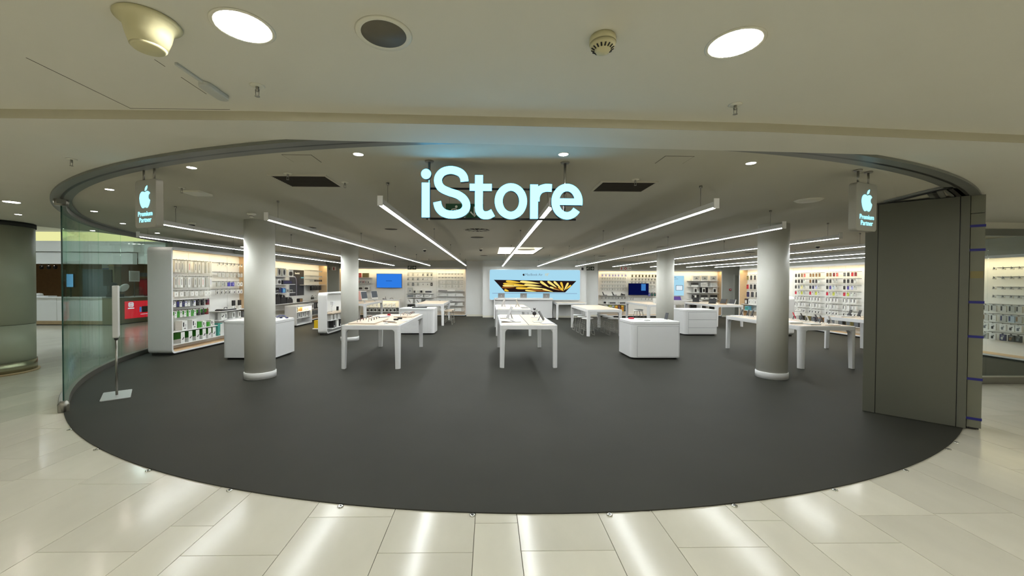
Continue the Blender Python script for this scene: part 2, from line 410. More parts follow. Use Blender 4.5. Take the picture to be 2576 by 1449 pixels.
# grey service door
d = struct(MB().box(11.97, 18.875, 0.012, 12.48, 18.918, 2.05).build('door_1', 'servicedoor', bevel=0.004))
MB().ring([(11.93, 0.01), (12.52, 0.01), (12.52, 2.09), (11.93, 2.09)], [(11.97, 0.01), (12.48, 0.01), (12.48, 2.05), (11.97, 2.05)], 18.86, 18.92, 'y').build('door_frame', 'wall_grey', d)
mb = MB(); mb.rod((12.43, 18.87, 1.05), (12.43, 18.82, 1.05), 0.012); mb.rod((12.43, 18.82, 1.05), (12.34, 18.82, 1.05), 0.010); mb.build('door_handle', 'steel', d)

# ---------------- curved glass at the left with track overhead
g = thing('window_1', 'curved frameless green glass shop front left of the entrance', 'shop window'); g['kind'] = 'structure'
a_start, a_end = 227.7, 189.0
np_ = 6
for k in range(np_):
    A0 = a_start + (a_end - a_start) * k / np_ - 0.015; A1 = a_start + (a_end - a_start) * (k + 1) / np_ + 0.015
    o_ = arc(RC + 0.006, A0, A1, 6); i_ = arc(RC - 0.006, A0, A1, 6)
    mb = MB(); mb.prism(o_ + i_[::-1], 0.09, 2.62, 'z', 0); mb.build('pane', 'glass', g)
    if k: continue
    e0 = arc(RC + 0.007, A0, A0 + 0.04, 1); e1 = arc(RC - 0.007, A0, A0 + 0.04, 1)
    mb = MB(); mb.prism(e0 + e1[::-1], 0.09, 2.62); mb.build('pane_edge', 'glassedge', g)
kk = arc(RC + 0.05, a_start + 0.3, a_end, 40); ki = arc(RC - 0.05, a_start + 0.3, a_end, 40)
mb = MB(); mb.prism(kk + ki[::-1], 0.0, 0.10); mb.build('kerb_channel', 'steel', g, bevel=0.006)
mb = MB(); mb.prism(arc(RC + 0.04, a_start + 0.5, a_end, 40) + arc(RC - 0.04, a_start + 0.5, a_end, 40)[::-1], 2.60, 2.68); mb.build('top_channel', 'track', g)
mb = MB(); p0 = arc(RC, a_start, a_start + 0.2, 1)[0]; mb.lathe([(0.06, 2.58), (0.07, 2.64), (0.06, 2.68)], 14, p0); mb.lathe([(0.05, 0.0), (0.055, 0.1), (0.03, 0.14)], 14, p0); mb.build('end_fitting', 'steel', g)

t = thing('trim_5', 'dark slotted sliding door track curving along the ceiling edge', 'door track'); t['kind'] = 'structure'
def bandring(r0, r1, a0, a1, z0, z1, m, nm):
    mb = MB(); mb.prism(arc(r1, a0, a1, 90) + arc(r0, a0, a1, 90)[::-1], z0, z1); return mb.build(nm, m, t)
bandring(RC - 0.095, RC - 0.016, 190, 305.5, 2.660, 2.679, 'track', 'inner_rail')
bandring(RC - 0.016, RC + 0.014, 190, 305.5, 2.6585, 2.679, 'black', 'slot')
bandring(RC + 0.014, RC + 0.095, 190, 307.5, 2.656, 2.679, 'track', 'outer_rail')
def bar(p, q, w, z0, z1, m, nm, par=t):
    dx, dy = q[0] - p[0], q[1] - p[1]; l = math.hypot(dx, dy); nx, ny = -dy / l * w / 2, dx / l * w / 2
    mb = MB(); mb.prism([(p[0] + nx, p[1] + ny), (q[0] + nx, q[1] + ny), (q[0] - nx, q[1] - ny), (p[0] - nx, p[1] - ny)], z0, z1); return mb.build(nm, m, par)
for p, q in (((4.93, 4.76), (4.79, 4.00)), ((4.87, 4.22), (5.40, 4.62)), ((4.86, 4.06), (5.52, 4.50))):
    bar(p, q, 0.12, 2.66, 2.679, 'track', 'stacking_rail'); bar(p, q, 0.035, 2.654, 2.668, 'black', 'stacking_slot')
# studs along the front edge of the store floor
stud_px = [(-4.604, 4.401), (-3.821, 3.869), (-2.951, 3.433), (-2.039, 3.1), (-1.083, 2.876), (-0.112, 2.773), (0.86, 2.772), (1.818, 2.885), (2.764, 3.08), (3.69, 3.378), (4.591, 3.817), (4.86, 4.0)]
mb = MB(); mb.lathe([(0.021, 0.0), (0.021, 0.006), (0.013, 0.0085)], 14, m=0); mb.lathe([(0.009, 0.006), (0.009, 0.0095)], 10, m=1); stud_me = mb.mesh('floor_stud', ['chrome', 'darkgrey'])
for i, (x, y) in enumerate(stud_px):
    a = math.atan2(y - CYC, x - CXC); rr = RC + 0.025
    tag(obj('floor_stud', stud_me, None, (CXC + rr * math.cos(a), CYC + rr * math.sin(a), 0.0)), 'small metal floor stud at the round floor edge, %s from the left' % ORD[i], 'floor stud', 'floor studs along the round edge')

# ---------------- parked grey door stack on the right
th = R(-46.2)
ds = thing('door_stack', 'tall grey parked sliding door panels with blue tape at the right', 'door panel', (4.83, 4.96, 0), th)
MB().box(0, 0, 0.012, 0.115, 0.34, 2.655).build('side_jamb', 'doorgrey', ds, bevel=0.003)
MB().box(0.121, 0, 0.012, 0.785, 0.34, 2.655).build('door_leaf', 'doorgrey', ds, bevel=0.003)
MB().box(0.112, 0.012, 0.012, 0.80, 0.33, 2.652).build('seam_backing', 'black', ds)
MB().box(0.791, 0, 0.012, 0.862, 0.34, 2.655).build('edge_profile', 'doorgrey', ds, bevel=0.003)
MB().box(0.868, 0.03, 0.03, 0.975, 0.34, 2.45).build('end_profile', 'stackend', ds, bevel=0.003)
MB().box(0.868, 0.03, 2.455, 0.975, 0.34, 2.655).build('end_profile', 'stackend', ds, bevel=0.003)
MB().box(0.88, 0.05, 0.012, 0.96, 0.32, 0.03).build('end_foot', 'black', ds)
for z in (2.31, 2.04, 1.45, 1.06, 0.58, 0.13):
    MB().box(0.864, 0.026, z - 0.014, 0.979, 0.345, z + 0.014).build('tape_band', 'tape', ds)
MB().box(0.872, 0.0275, 1.72, 0.968, 0.03, 1.80).build('sticker', 'olive2', ds)

# ---------------- straight glass front at the far right
g = thing('window_2', 'straight glass shop front right of the grey door panels', 'shop window'); g['kind'] = 'structure'
for k, (x0, x1) in enumerate(((7.5, 8.32), (8.33, 9.9), (9.91, 11.84))):
    MB().box(x0, 6.394, 0.11, x1, 6.406, 2.46).build('pane', 'clearglass', g)
MB().box(7.45, 6.34, 0.0, 11.84, 6.46, 0.11).build('kerb_channel', 'steel', g, bevel=0.006)
MB().box(7.45, 6.34, 2.46, 11.84, 6.46, 2.57).build('top_channel', 'track', g)
MB().box(7.45, 6.36, 2.57, 11.84, 6.44, 2.68).build('header', 'mall_ceiling', g)

# ---------------- columns
def column(x, y, label):
    c = thing('column', label, 'column', (x, y, 0), 0, 'white round store columns')
    mb = MB(); mb.lathe([(0.232, 0.009), (0.232, ZC)], 40); mb.build('shaft', 'column', c)
    mb = MB(); mb.lathe([(0.245, 0.009), (0.245, 0.112), (0.238, 0.12), (0.233, 0.12)], 40); mb.build('base_ring', 'white', c)
    return c
column(-3.93, 6.78, 'white round column in front of the white island at left')
column(-3.91, 11.05, 'white round column behind the watch table')
column(5.0, 11.05, 'white round column between the two right-hand islands')
column(4.97, 6.78, 'white round column in front of the phone table at right')
c = thing('column', 'thick grey-green concourse column at the far left edge', 'column', (-8.83, 7.05, 0))
mb = MB(); mb.lathe([(0.58, 0.0), (0.60, 0.02), (0.60, 0.03), (0.56, 0.035)], 48); mb.build('foot_ring', 'tan', c)
mb = MB(); mb.lathe([(0.565, 0.03), (0.565, 0.215)], 48); mb.build('base_ring', 'bronze', c)
mb = MB(); mb.lathe([(0.55, 0.215), (0.55, 0.86)], 48); mb.build('lower_shaft', 'mallcol', c)
mb = MB(); mb.lathe([(0.54, 0.86), (0.54, 0.875), (0.555, 0.876), (0.555, 2.60)], 48); mb.build('shaft', 'mallcol', c)
mb = MB(); mb.lathe([(0.57, 2.60), (0.57, 2.675)], 48); mb.build('top_ring', 'plinth', c)
# ------------------------------------------------------------------ lamps and ceiling fittings
def strip(x, y0, y1, label):
    s = thing('strip_light', label, 'strip light', (x, y0, 2.40), 0, 'suspended strip lights')
    L = y1 - y0
    MB().box(-0.025, 0, 0.0, 0.025, L, 0.055).build('housing', 'white', s)
    MB().box(-0.023, 0.004, -0.003, 0.023, L - 0.004, 0.0).build('diffuser', 'strip_light', s)
    MB().box(-0.026, -0.012, -0.012, 0.026, 0.0, 0.085).build('end_cap', 'white', s)
    MB().box(-0.026, L, -0.012, 0.026, L + 0.012, 0.06).build('end_cap', 'white', s)
    k = 0.0
    for f in (0.02, 0.27, 0.5, 0.75, 0.98):
        mb = MB(); mb.rod((0, L * f, 0.055), (0, L * f, ZC - 2.401), 0.0025, 5); mb.lathe([(0.016, ZC - 2.425), (0.016, ZC - 2.401)], 8, (0, L * f)); mb.build('suspension_wire', 'steel', s)
SL = [(-5.95, 6.75, 15.9, 'leftmost'), (-4.34, 5.25, 17.9, 'second from left'), (-2.70, 4.8, 17.8, 'third from left'), (-1.06, 3.83, 17.6, 'left of the big letter sign'),
      (0.61, 3.85, 18.05, 'running behind the big letter sign'), (2.23, 3.83, 18.0, 'right of the big letter sign'), (3.95, 5.2, 17.85, 'over the front right island'), (5.72, 6.3, 18.0, 'over the right front column'),
      (7.5, 7.6, 18.1, 'fourth from the right wall'), (9.25, 9.3, 18.2, 'second from the right wall'), (10.6, 10.7, 18.2, 'nearest the right wall')]
for x, y0, y1, w in SL: strip(x, y0, y1, 'long suspended white strip light, %s' % w)

def downlight(x, y, z, r, m, label, group):
    d = thing('downlight', label, 'downlight', (x, y, z), 0, group)
    mb = MB(); n = 36
    mb.lathe([(r, -0.001), (r * 1.16, -0.006), (r * 1.22, -0.001), (r * 1.2, 0.0)], n); mb.build('trim_ring', 'trim', d)
    mb = MB(); mb.lathe([(r * 0.99, -0.0045), (0.0, -0.0045)], n, smooth=False); mb.build('lens', m, d)
    return d
downlight(-1.02, 1.65, 2.70, 0.098, 'down_light', 'large round downlight left of the round ceiling speaker', 'large concourse downlights')
downlight(1.07, 1.71, 2.70, 0.098, 'down_light', 'large round downlight right of the smoke detector', 'large concourse downlights')
for i, (x, y) in enumerate([(-3.2, 1.45), (3.3, 1.5), (-5.3, 1.1), (5.4, 1.2), (-7.4, 0.8), (7.5, 1.0), (-9.6, 1.0), (9.6, 1.2)] + [(-9.5 + 2.1 * a, -0.6 - 2.3 * b) for a in range(10) for b in range(3)] + [(-12.5, 3.5), (-12.5, 0.5), (-16, 3.5), (-16, 0.5), (-11.0, 5.4), (9.5, 4.2), (11.8, 4.6)]):
    downlight(x, y, 2.70, 0.098, 'down_light', 'added unseen downlight in the concourse ceiling, brightening the mall', 'added unseen concourse downlights')  # out-of-view lamps, added to raise the light level in the mall
downlight(-6.28, 5.27, ZC, 0.075, 'small_light', 'downlight above the thick concourse column', None)
SM = [(-1.06, 3.19, 'left of the letter sign'), (0.59, 3.14, 'above the letter e of the sign'), (2.23, 3.32, 'between the letter sign and the right hanging sign'), (-2.70, 3.61, 'just right of the left hanging sign'),
      (-4.28, 4.5, 'just left of the left hanging sign'), (-5.86, 5.92, 'close to the left glass edge'), (-6.58, 7.16, 'second behind the left glass'), (-7.13, 8.55, 'above the strip light by the glass'), (-7.4, 11.86, 'above the tall left display')]
for x, y, w in SM: downlight(x, y, ZC, 0.036, 'small_light', 'small round store downlight, %s' % w, 'small store downlights')
for i, (x, y) in enumerate([(-7.35, 6.25), (-8.15, 8.2)]): downlight(x, y, ZC, 0.036, 'small_light', 'small downlight seen through the curved glass, %s' % ('nearer one' if i == 0 else 'farther one'), 'downlights outside the glass')

def sprinkler(x, y, z, label):
    s = thing('sprinkler', label, 'sprinkler', (x, y, z), 0, 'fire sprinklers')
    mb = MB(); mb.lathe([(0.0, -0.006), (0.03, -0.005), (0.038, 0.0)], 18); mb.build('plate', 'trim', s)
    mb = MB(); mb.lathe([(0.007, -0.03), (0.009, -0.005)], 8); mb.rod((-0.010, 0, -0.02), (-0.008, 0, -0.055), 0.002); mb.rod((0.010, 0, -0.02), (0.008, 0, -0.055), 0.002); mb.lathe([(0.0, -0.06), (0.013, -0.058), (0.013, -0.056), (0.0, -0.054)], 10); mb.build('nozzle', 'steel', s)
for x, y, z, w in [(-1.25, 2.14, 2.70, 'near the ceiling hatch'), (1.44, 2.29, 2.70, 'below the right large downlight'), (-3.55, 3.4, ZC, 'outside the left track curve'), (-1.93, 3.79, ZC, 'on the left ceiling grille'), (-3.4, 4.4, ZC, 'beside the left hanging sign'), (1.45, 3.89, ZC, 'on the right ceiling grille'), (-1.5, 4.1, ZC, 'behind the left grille')]:
    sprinkler(x, y, z, 'small fire sprinkler head %s' % w)

s = thing('ceiling_speaker', 'round recessed ceiling speaker with dark grille and white rim', 'speaker', (-0.45, 1.68, 2.70))
mb = MB(); mb.lathe([(0.093, -0.004), (0.112, -0.008), (0.118, 0.0)], 40); mb.build('rim', 'trim', s)
mb = MB(); mb.lathe([(0.0, -0.005), (0.093, -0.004), (0.093, 0.0)], 40); mb.build('grille', 'grille', s)
s = thing('smoke_detector', 'cream smoke detector with slotted dome on the ceiling', 'smoke detector', (0.48, 1.68, 2.70))
mb = MB(); mb.lathe([(0.052, 0.0), (0.056, -0.01), (0.056, -0.028)], 32); mb.build('base', 'cream', s)
mb = MB(); mb.lathe([(0.054, -0.030), (0.050, -0.045), (0.032, -0.056), (0.028, -0.064), (0.0, -0.066)], 32); mb.build('dome', 'cream', s)
for k in range(16):
    a = 2 * PI * k / 16; c_, s_ = math.cos(a), math.sin(a)
    mb = MB(); mb.rod((0.047 * c_, 0.047 * s_, -0.0475), (0.034 * c_, 0.034 * s_, -0.0555), 0.0035, 4); mb.build('slot', 'plinth', s)
s = thing('alarm_sounder', 'cream bell-shaped ceiling fitting at the upper left', 'alarm', (-1.38, 1.62, 2.70))
mb = MB(); mb.lathe([(0.105, 0.0), (0.110, -0.006), (0.096, -0.014), (0.082, -0.028), (0.074, -0.065), (0.060, -0.108)], 32); mb.build('bell', 'cream', s)
mb = MB(); mb.lathe([(0.060, -0.108), (0.052, -0.116), (0.0, -0.117)], 32); mb.build('cap', 'cream', s)
# paddle shaped sensor, hatch
s = thing('paddle_sensor', 'white plastic spoon-shaped fitting stuck to the ceiling beside the hatch', 'sensor', (-1.51, 1.92, 2.70))
mb = MB(); mb.prism(rrect(-0.008, 0.0, 0.008, 0.18, 0.006, 3), -0.012, 0.0); mb.build('stem', 'greypack', s, bevel=0.002)
mb = MB(); mb.prism(rrect(-0.032, 0.17, 0.032, 0.36, 0.031, 6), -0.026, 0.0); mb.build('paddle', 'greypack', s, bevel=0.006)
s = thing('access_hatch', 'flush ceiling access hatch with thin dark seam at upper left', 'hatch', (-2.19, 1.90, 2.70))
MB().box(0.0, 0.0, -0.001, 0.004, 0.54, 0.0).build('seam', 'grille', s); MB().box(0.0, 0.536, -0.001, 0.6, 0.54, 0.0).build('seam', 'grille', s)
MB().box(0.597, 0.16, -0.001, 0.6, 0.34, 0.0).build('seam', 'grille', s); MB().box(0.597, 0.0, -0.001, 0.6, 0.06, 0.0).build('seam', 'grille', s)
# ceiling grilles
for (x0, y0, x1, y1), w in (((-2.12, 3.84, -1.6, 4.27), 'left of the letter sign'), ((1.15, 3.97, 1.69, 4.37), 'right of the letter sign')):
    v = thing('air_grille', 'dark rectangular ceiling air grille %s' % w, 'air grille', (x0, y0, ZC), 0, 'dark ceiling air grilles')
    W_, L_ = x1 - x0, y1 - y0
    MB().ring([(-0.03, -0.02), (W_ + 0.02, -0.02), (W_ + 0.02, L_ + 0.02), (-0.02, L_ + 0.02)], [(0, 0), (W_, 0), (W_, L_), (0, L_)], -0.012, 0.0).build('frame', 'store_ceiling', v)
    MB().box(0, 0, -0.003, W_, L_, 0.0).build('backing', 'ventdark', v)
    n = 14
    for k in range(n):
        MB().box(0, L_ * (k + 0.2) / n, -0.011, W_, L_ * (k + 0.45) / n, -0.003).build('slat', 'ventdark', v)
def flat_thing(name, mb, m, label, cat, loc, group=None): return tag(mb.build(name, m, None, loc), label, cat, group)
mb = MB(); mb.prism(rrect(-0.11, -0.11, 0.11, 0.11, 0.02), -0.02, 0); flat_thing('ceiling_sensor', mb, 'trim', 'flat square white ceiling panel right of the left hanging sign', 'sensor', (-3.40, 4.63, ZC))
mb = MB(); mb.lathe([(0.0, -0.02), (0.12, -0.018), (0.15, 0.0)], 30); flat_thing('ceiling_sensor', mb, 'trim', 'flat round white ceiling disc left of the right hanging sign', 'sensor', (3.92, 4.76, ZC))
for (x, y, w) in ((-1.69, 3.22, 'left'), (1.42, 3.16, 'right')):
    s = thing('access_hatch', 'thin outlined square hatch in the store ceiling, %s one' % w, 'hatch', (x, y, ZC), 0, 'outlined store ceiling hatches')
    MB().ring([(0, 0), (0.24, 0), (0.24, 0.2), (0, 0.2)], [(0.005, 0.005), (0.235, 0.005), (0.235, 0.195), (0.005, 0.195)], -0.0015, 0.0).build('seam', 'grille', s)
    MB().box(0.005, 0.005, -0.003, 0.235, 0.195, 0.0).build('panel', 'store_ceiling', s)
# round air diffusers
def diffuser(x, y, r, label, star=False):
    s = thing('air_diffuser', label, 'air diffuser', (x, y, ZC), 0, 'round air diffusers')
    mb = MB(); mb.lathe([(r * 0.92, -0.007), (r, -0.008), (r * 1.05, 0.0)], 32); mb.build('rim', 'store_ceiling', s)
    mb = MB(); mb.lathe([(0.0, -0.0075), (r * 0.92, -0.007), (r * 0.92, 0.0)], 32); mb.build('backing', 'ventdark', s)
    if star:
        for k in range(12):
            a = 2 * PI * k / 12; mb = MB(); mb.rod((0.03 * math.cos(a), 0.03 * math.sin(a), -0.012), (r * 0.9 * math.cos(a + 0.3), r * 0.9 * math.sin(a + 0.3), -0.012), 0.004, 4); mb.build('vane', 'trim', s)
    else:
        for f in (0.35, 0.65):
            mb = MB(); mb.lathe([(r * f, -0.011), (r * (f + 0.08), -0.008), (r * (f + 0.09), -0.008), (r * (f + 0.01), -0.012)], 32); mb.build('cone_ring', 'grille', s)
diffuser(-0.24, 7.7, 0.26, 'large star-vaned round air diffuser behind the letter sign', True)
diffuser(-0.28, 8.95, 0.16, 'dark round slot diffuser behind the star-vaned diffuser')
diffuser(-1.91, 7.65, 0.13, 'small round ceiling diffuser right of the third strip light')
diffuser(-3.38, 7.5, 0.10, 'small round ceiling diffuser near the left front column')
diffuser(4.3, 14.9, 0.16, 'round ceiling diffuser above the right stool table')
diffuser(8.6, 12.8, 0.16, 'round ceiling diffuser above the right back island')
diffuser(-0.2, 15.0, 0.16, 'round ceiling diffuser nearest the back wall')
def dome_cam(x, y, label):
    s = thing('dome_camera', label, 'camera', (x, y, ZC), 0, 'dome cameras')
    mb = MB(); mb.lathe([(0.06, 0.0), (0.06, -0.03), (0.05, -0.04)], 20); mb.build('mount', 'trim', s)
    mb = MB(); mb.lathe([(0.048, -0.04), (0.042, -0.065), (0.02, -0.085), (0.0, -0.09)], 20); mb.build('dome', 'black', s)
dome_cam(-5.24, 7.0, 'dark dome camera under the leftmost lights'); dome_cam(-2.01, 12.2, 'dark dome camera left of the back diffusers'); dome_cam(-0.26, 11.9, 'dark dome camera left of the skylight'); dome_cam(8.75, 10.3, 'dark dome camera above the right tables')
s = thing('ceiling_bell', 'small bell-shaped grey sensor beside the left front column top', 'sensor', (-3.60, 6.0, ZC))
mb = MB(); mb.lathe([(0.06, 0), (0.062, -0.02), (0.03, -0.035), (0.028, -0.06), (0.0, -0.07)], 20); mb.build('body', 'trim', s); mb = MB(); mb.lathe([(0.03, -0.04), (0.033, -0.045), (0.03, -0.05)], 16); mb.build('band', 'grille', s)

# ------------------------------------------------------------------ big letter sign
K = 3.35 / 985.0
def LP(pts, k=6): return [((x / 4.025 + 900 - 1064) * K, (555.5 - 340 - y / 4.025) * K) for x, y in (catmull(pts, k) if k else pts)]
sg = thing('letter_sign', 'large glowing cyan iStore letter sign hanging over the entrance', 'sign', (-0.57, 3.33, 2.18))
SW = 78 / 4.025 * K
FM = ['sign_face', 'black']
D0, D1 = -0.05, 0.0
def ellipse(cx, cz, rx, rz, a0, a1, n): return [(cx + rx * math.cos(R(a0 + (a1 - a0) * i / n)), cz - rz * math.sin(R(a0 + (a1 - a0) * i / n))) for i in range(n + 1)]
mb = MB(); mb.ribbon(LP([(705, 857), (705, 515)], 0), SW, D0, D1)
dot = [(x, z) for x, z in LP(ellipse(708, 430, 49, 50, 0, 348.75, 31), 0)]
mb.prism(dot, D0, D1, 'y', 1, mcap=0); mb.build('letter_i', FM, sg)
mb = MB(); mb.ribbon(LP([(1086, 502), (1078, 455), (1040, 412), (960, 389), (880, 405), (833, 455), (828, 515), (860, 568), (930, 602), (1020, 632), (1078, 672), (1104, 725), (1094, 775), (1050, 812), (965, 828), (885, 812), (835, 765), (817, 702)]), SW, D0, D1); mb.build('letter_s', FM, sg)
mb = MB(); mb.ribbon(LP([(1229, 436), (1229, 600), (1229, 750), (1238, 798), (1272, 829), (1322, 829), (1369, 806)], 5), SW, D0, D1); mb.ribbon(LP([(1137, 557), (1355, 557)], 0), 70 / 4.025 * K, D0 - 0.0005, D1 - 0.001); mb.build('letter_t', FM, sg)
def ring_letter(nm, cx, cz, ro, ri, a0, a1, extra=None):
    mb = MB(); n = 48
    O = LP(ellipse(cx, cz, ro[0], ro[1], a0, a1, n), 0); I = LP(ellipse(cx, cz, ri[0], ri[1], a0, a1, n), 0)
    vs = [(x, D0, z) for x, z in O] + [(x, D0, z) for x, z in I] + [(x, D1, z) for x, z in O] + [(x, D1, z) for x, z in I]; k = n + 1
    mb.add(vs, [(i, i + 1, k + i + 1, k + i) for i in range(n)], 0)
    mb.add(vs, [(2 * k + i + 1, 2 * k + i, 3 * k + i, 3 * k + i + 1) for i in range(n)] + [(i + 1, i, 2 * k + i, 2 * k + i + 1) for i in range(n)] + [(k + i, k + i + 1, 3 * k + i + 1, 3 * k + i) for i in range(n)] + [(0, k, 3 * k, 2 * k), (n, 2 * k - 1, 4 * k - 1, 3 * k - 1)], 1)
    if extra: extra(mb)
    mb.build(nm, FM, sg)
ring_letter('letter_o', 1545, 691, (160, 177), (82, 103), 0, 360)
mb = MB(); mb.ribbon(LP([(1774, 862), (1774, 524)], 0), SW, D0, D1); mb.ribbon(LP([(1790, 690), (1796, 630), (1828, 580), (1884, 557), (1950, 558)]), SW * 0.98, D0 - 0.0005, D1 - 0.001); mb.build('letter_r', FM, sg)
ring_letter('letter_e', 2102, 691, (155, 177), (78, 103), -12, 325, lambda m_: m_.ribbon(LP([(1985, 692), (2252, 692)], 0), 65 / 4.025 * K, D0 - 0.0005, D1 - 0.001))
WS = 1.35
for z in (0.012, 0.268):
    mb = MB(); mb.rod((0.03, 0.03, z), (WS - 0.04, 0.03, z), 0.009, 8); mb.build('cross_rail', 'black', sg)
for x in (0.055, 1.215):
    mb = MB(); mb.rod((x, 0.03, 0.0), (x, 0.03, 0.49), 0.011, 10); mb.build('hanging_rod', 'chrome', sg)
    mb = MB(); mb.lathe([(0.035, 0.49), (0.04, 0.50)], 20, (x, 0.03)); mb.build('ceiling_flange', 'steel', sg)

# apple shaped emblem outline (unit height about 1)
APPLE = catmull([(0.0, 0.20), (0.10, 0.238), (0.21, 0.250), (0.315, 0.205), (0.365, 0.150)], 4) + catmull([(0.365, 0.150), (0.275, 0.085), (0.245, 0.0), (0.275, -0.090), (0.375, -0.160)], 4) + \
    catmull([(0.375, -0.160), (0.33, -0.29), (0.25, -0.42), (0.155, -0.49), (0.06, -0.468), (0.0, -0.455), (-0.08, -0.470), (-0.18, -0.49), (-0.275, -0.41), (-0.36, -0.27), (-0.405, -0.10), (-0.40, 0.05), (-0.34, 0.175), (-0.22, 0.25), (-0.10, 0.238), (0.0, 0.20)], 4)
_a = []
for p in APPLE:
    if not _a or math.hypot(p[0] - _a[-1][0], p[1] - _a[-1][1]) > 1e-4: _a.append(p)
APPLE = _a[:-1] if math.hypot(_a[0][0] - _a[-1][0], _a[0][1] - _a[-1][1]) < 1e-4 else _a
LEAF = catmull([(0.0, 0.275), (0.02, 0.37), (0.08, 0.45), (0.175, 0.50)], 4) + catmull([(0.175, 0.50), (0.16, 0.40), (0.10, 0.315), (0.0, 0.275)], 4)[1:-1]
def emblem(mb, cx, cz, h, y0, y1, m=0):
    mb.prism([(cx + x * h, cz + z * h) for x, z in APPLE], y0, y1, 'y', m); mb.prism([(cx + x * h, cz + z * h) for x, z in LEAF], y0, y1, 'y', m); return mb

def partner_sign(x, y, rz, label):
    s = thing('hanging_sign', label, 'sign', (x, y, 2.13), rz, 'hanging partner signs')
    W2, H2 = 0.16, 0.43
    mb = MB(); mb.prism(rrect(-W2, 0, W2, H2, 0.03), -0.03, 0.03, 'y'); mb.build('panel', 'signgrey', s, bevel=0.004)
    mb = MB(); emblem(mb, 0, 0.275, 0.20, -0.034, -0.03); mb.build('emblem', 'sign_face2', s)
    for b_, z in (('Premium', 0.105), ('Partner', 0.05)):
        obj('lettering', text_mesh(b_, 0.062, 0.001, material='sign_face2'), s, (0, -0.032, z))
    for xx in (-0.08, 0.08):
        mb = MB(); mb.rod((xx, 0, H2), (xx, 0, ZC - 2.13), 0.009, 8); mb.build('hanging_rod', 'steel', s)
        mb = MB(); mb.lathe([(0.03, ZC - 2.143), (0.033, ZC - 2.13)], 16, (xx, 0)); mb.build('ceiling_flange', 'steel', s)
partner_sign(-3.09, 3.62, math.atan2(-0.395, 0.919), 'hanging white partner sign with glowing apple, at the left')
partner_sign(3.40, 3.52, math.atan2(0.355, 0.935), 'hanging white partner sign with glowing apple, at the right')

# ------------------------------------------------------------------ exit signs
def man(mb, cx, cz, h, y0, y1, m):
    mb.prism([(cx + 0.12 * h + 0.1 * h * math.cos(i * PI / 6), cz + 0.36 * h + 0.1 * h * math.sin(i * PI / 6)) for i in range(12)], y0, y1, 'y', m)
    for pts in ([(0.05, 0.22), (-0.05, -0.05), (-0.3, -0.1), (-0.36, -0.32)], [(-0.05, -0.05), (0.1, -0.2), (0.05, -0.45)], [(0.05, 0.2), (-0.2, 0.15), (-0.3, 0.0)], [(0.05, 0.2), (0.22, 0.08), (0.34, 0.16)]):
        mb.ribbon([(cx + x * h, cz + z * h) for x, z in pts], 0.1 * h, y0, y1, m, m)
def arrow(mb, cx, cz, h, ang, y0, y1, m):
    def rot(p): return (cx + h * (p[0] * math.cos(ang) - p[1] * math.sin(ang)), cz + h * (p[0] * math.sin(ang) + p[1] * math.cos(ang)))
    mb.ribbon([rot((-0.4, 0)), rot((0.35, 0))], 0.12 * h, y0, y1, m, m); mb.ribbon([rot((0.02, 0.33)), rot((0.38, 0.0)), rot((0.02, -0.33))], 0.12 * h, y0, y1, m, m)
def sign_plate(x, y, z, w, h, kind, base, ink, label, parent_name='exit_sign', hang=None):
    s = thing(parent_name, label, 'exit sign', (x, y, z), 0)
    n = len(kind)
    for i, k in enumerate(kind):
        x0 = i * (w + 0.02); b_ = base[i] if isinstance(base, (list, tuple)) else base; k_ink = ink[i] if isinstance(ink, (list, tuple)) else ink
        MB().box(x0, -0.015, 0, x0 + w, 0.0, h).build('plate', b_, s)
        mb = MB(); cx, cz = x0 + w / 2, h / 2
        if k == 'man': man(mb, cx, cz, h * 0.85, -0.018, -0.015, 0)
        elif k == 'right': arrow(mb, cx, cz, h * 0.8, 0, -0.018, -0.015, 0)
        elif k == 'down': arrow(mb, cx, cz, h * 0.8, -PI / 2, -0.018, -0.015, 0)
        elif k == 'tank': mb.prism(rrect(cx - 0.14 * h, cz - 0.38 * h, cx + 0.14 * h, cz + 0.25 * h, 0.06 * h), -0.018, -0.015, 'y'); mb.ribbon([(cx - 0.1 * h, cz + 0.3 * h), (cx + 0.2 * h, cz + 0.4 * h)], 0.08 * h, -0.018, -0.015, 0, 0)
        elif k == 'reel': mb.ring([(cx + 0.36 * h * math.cos(R(a)), cz + 0.36 * h * math.sin(R(a))) for a in range(0, 360, 20)], [(cx + 0.2 * h * math.cos(R(a)), cz + 0.2 * h * math.sin(R(a))) for a in range(0, 360, 20)], -0.018, -0.015, 'y')
        mb.build('pictogram', k_ink, s)
    if hang:
        for xx in (0.04, n * (w + 0.02) - 0.06):
            mb = MB(); mb.rod((xx, -0.007, h), (xx, -0.007, hang - z), 0.003, 5); mb.build('hanging_wire', 'steel', s)
M['exitgreen'] = mat('exitgreen', (16, 70, 44), 0.5, noise=0.02); M['exitdark'] = mat('exitdark', (30, 44, 26), 0.5, noise=0.02)
sign_plate(-0.50, 4.5, 2.37, 0.205, 0.175, ['man', 'down'], 'exitgreen', 'paper', 'hanging green exit sign with running man behind the letters', hang=ZC)
sign_plate(-3.86, 18.6, 2.24, 0.19, 0.18, ['man', 'right'], 'exitdark', 'paper', 'green running man and arrow plates left of the lightbox', hang=ZC)
sign_plate(4.60, 18.6, 2.24, 0.19, 0.18, ['man', 'right'], 'exitdark', 'paper', 'green running man and arrow plates right of the lightbox', hang=ZC)
sign_plate(6.22, 18.6, 2.26, 0.17, 0.17, ['tank', 'reel', 'right'], ['paper', 'paper', 'paper'], ['red', 'red', 'brown'], 'red and white fire equipment plates over the right wall display', hang=ZC)
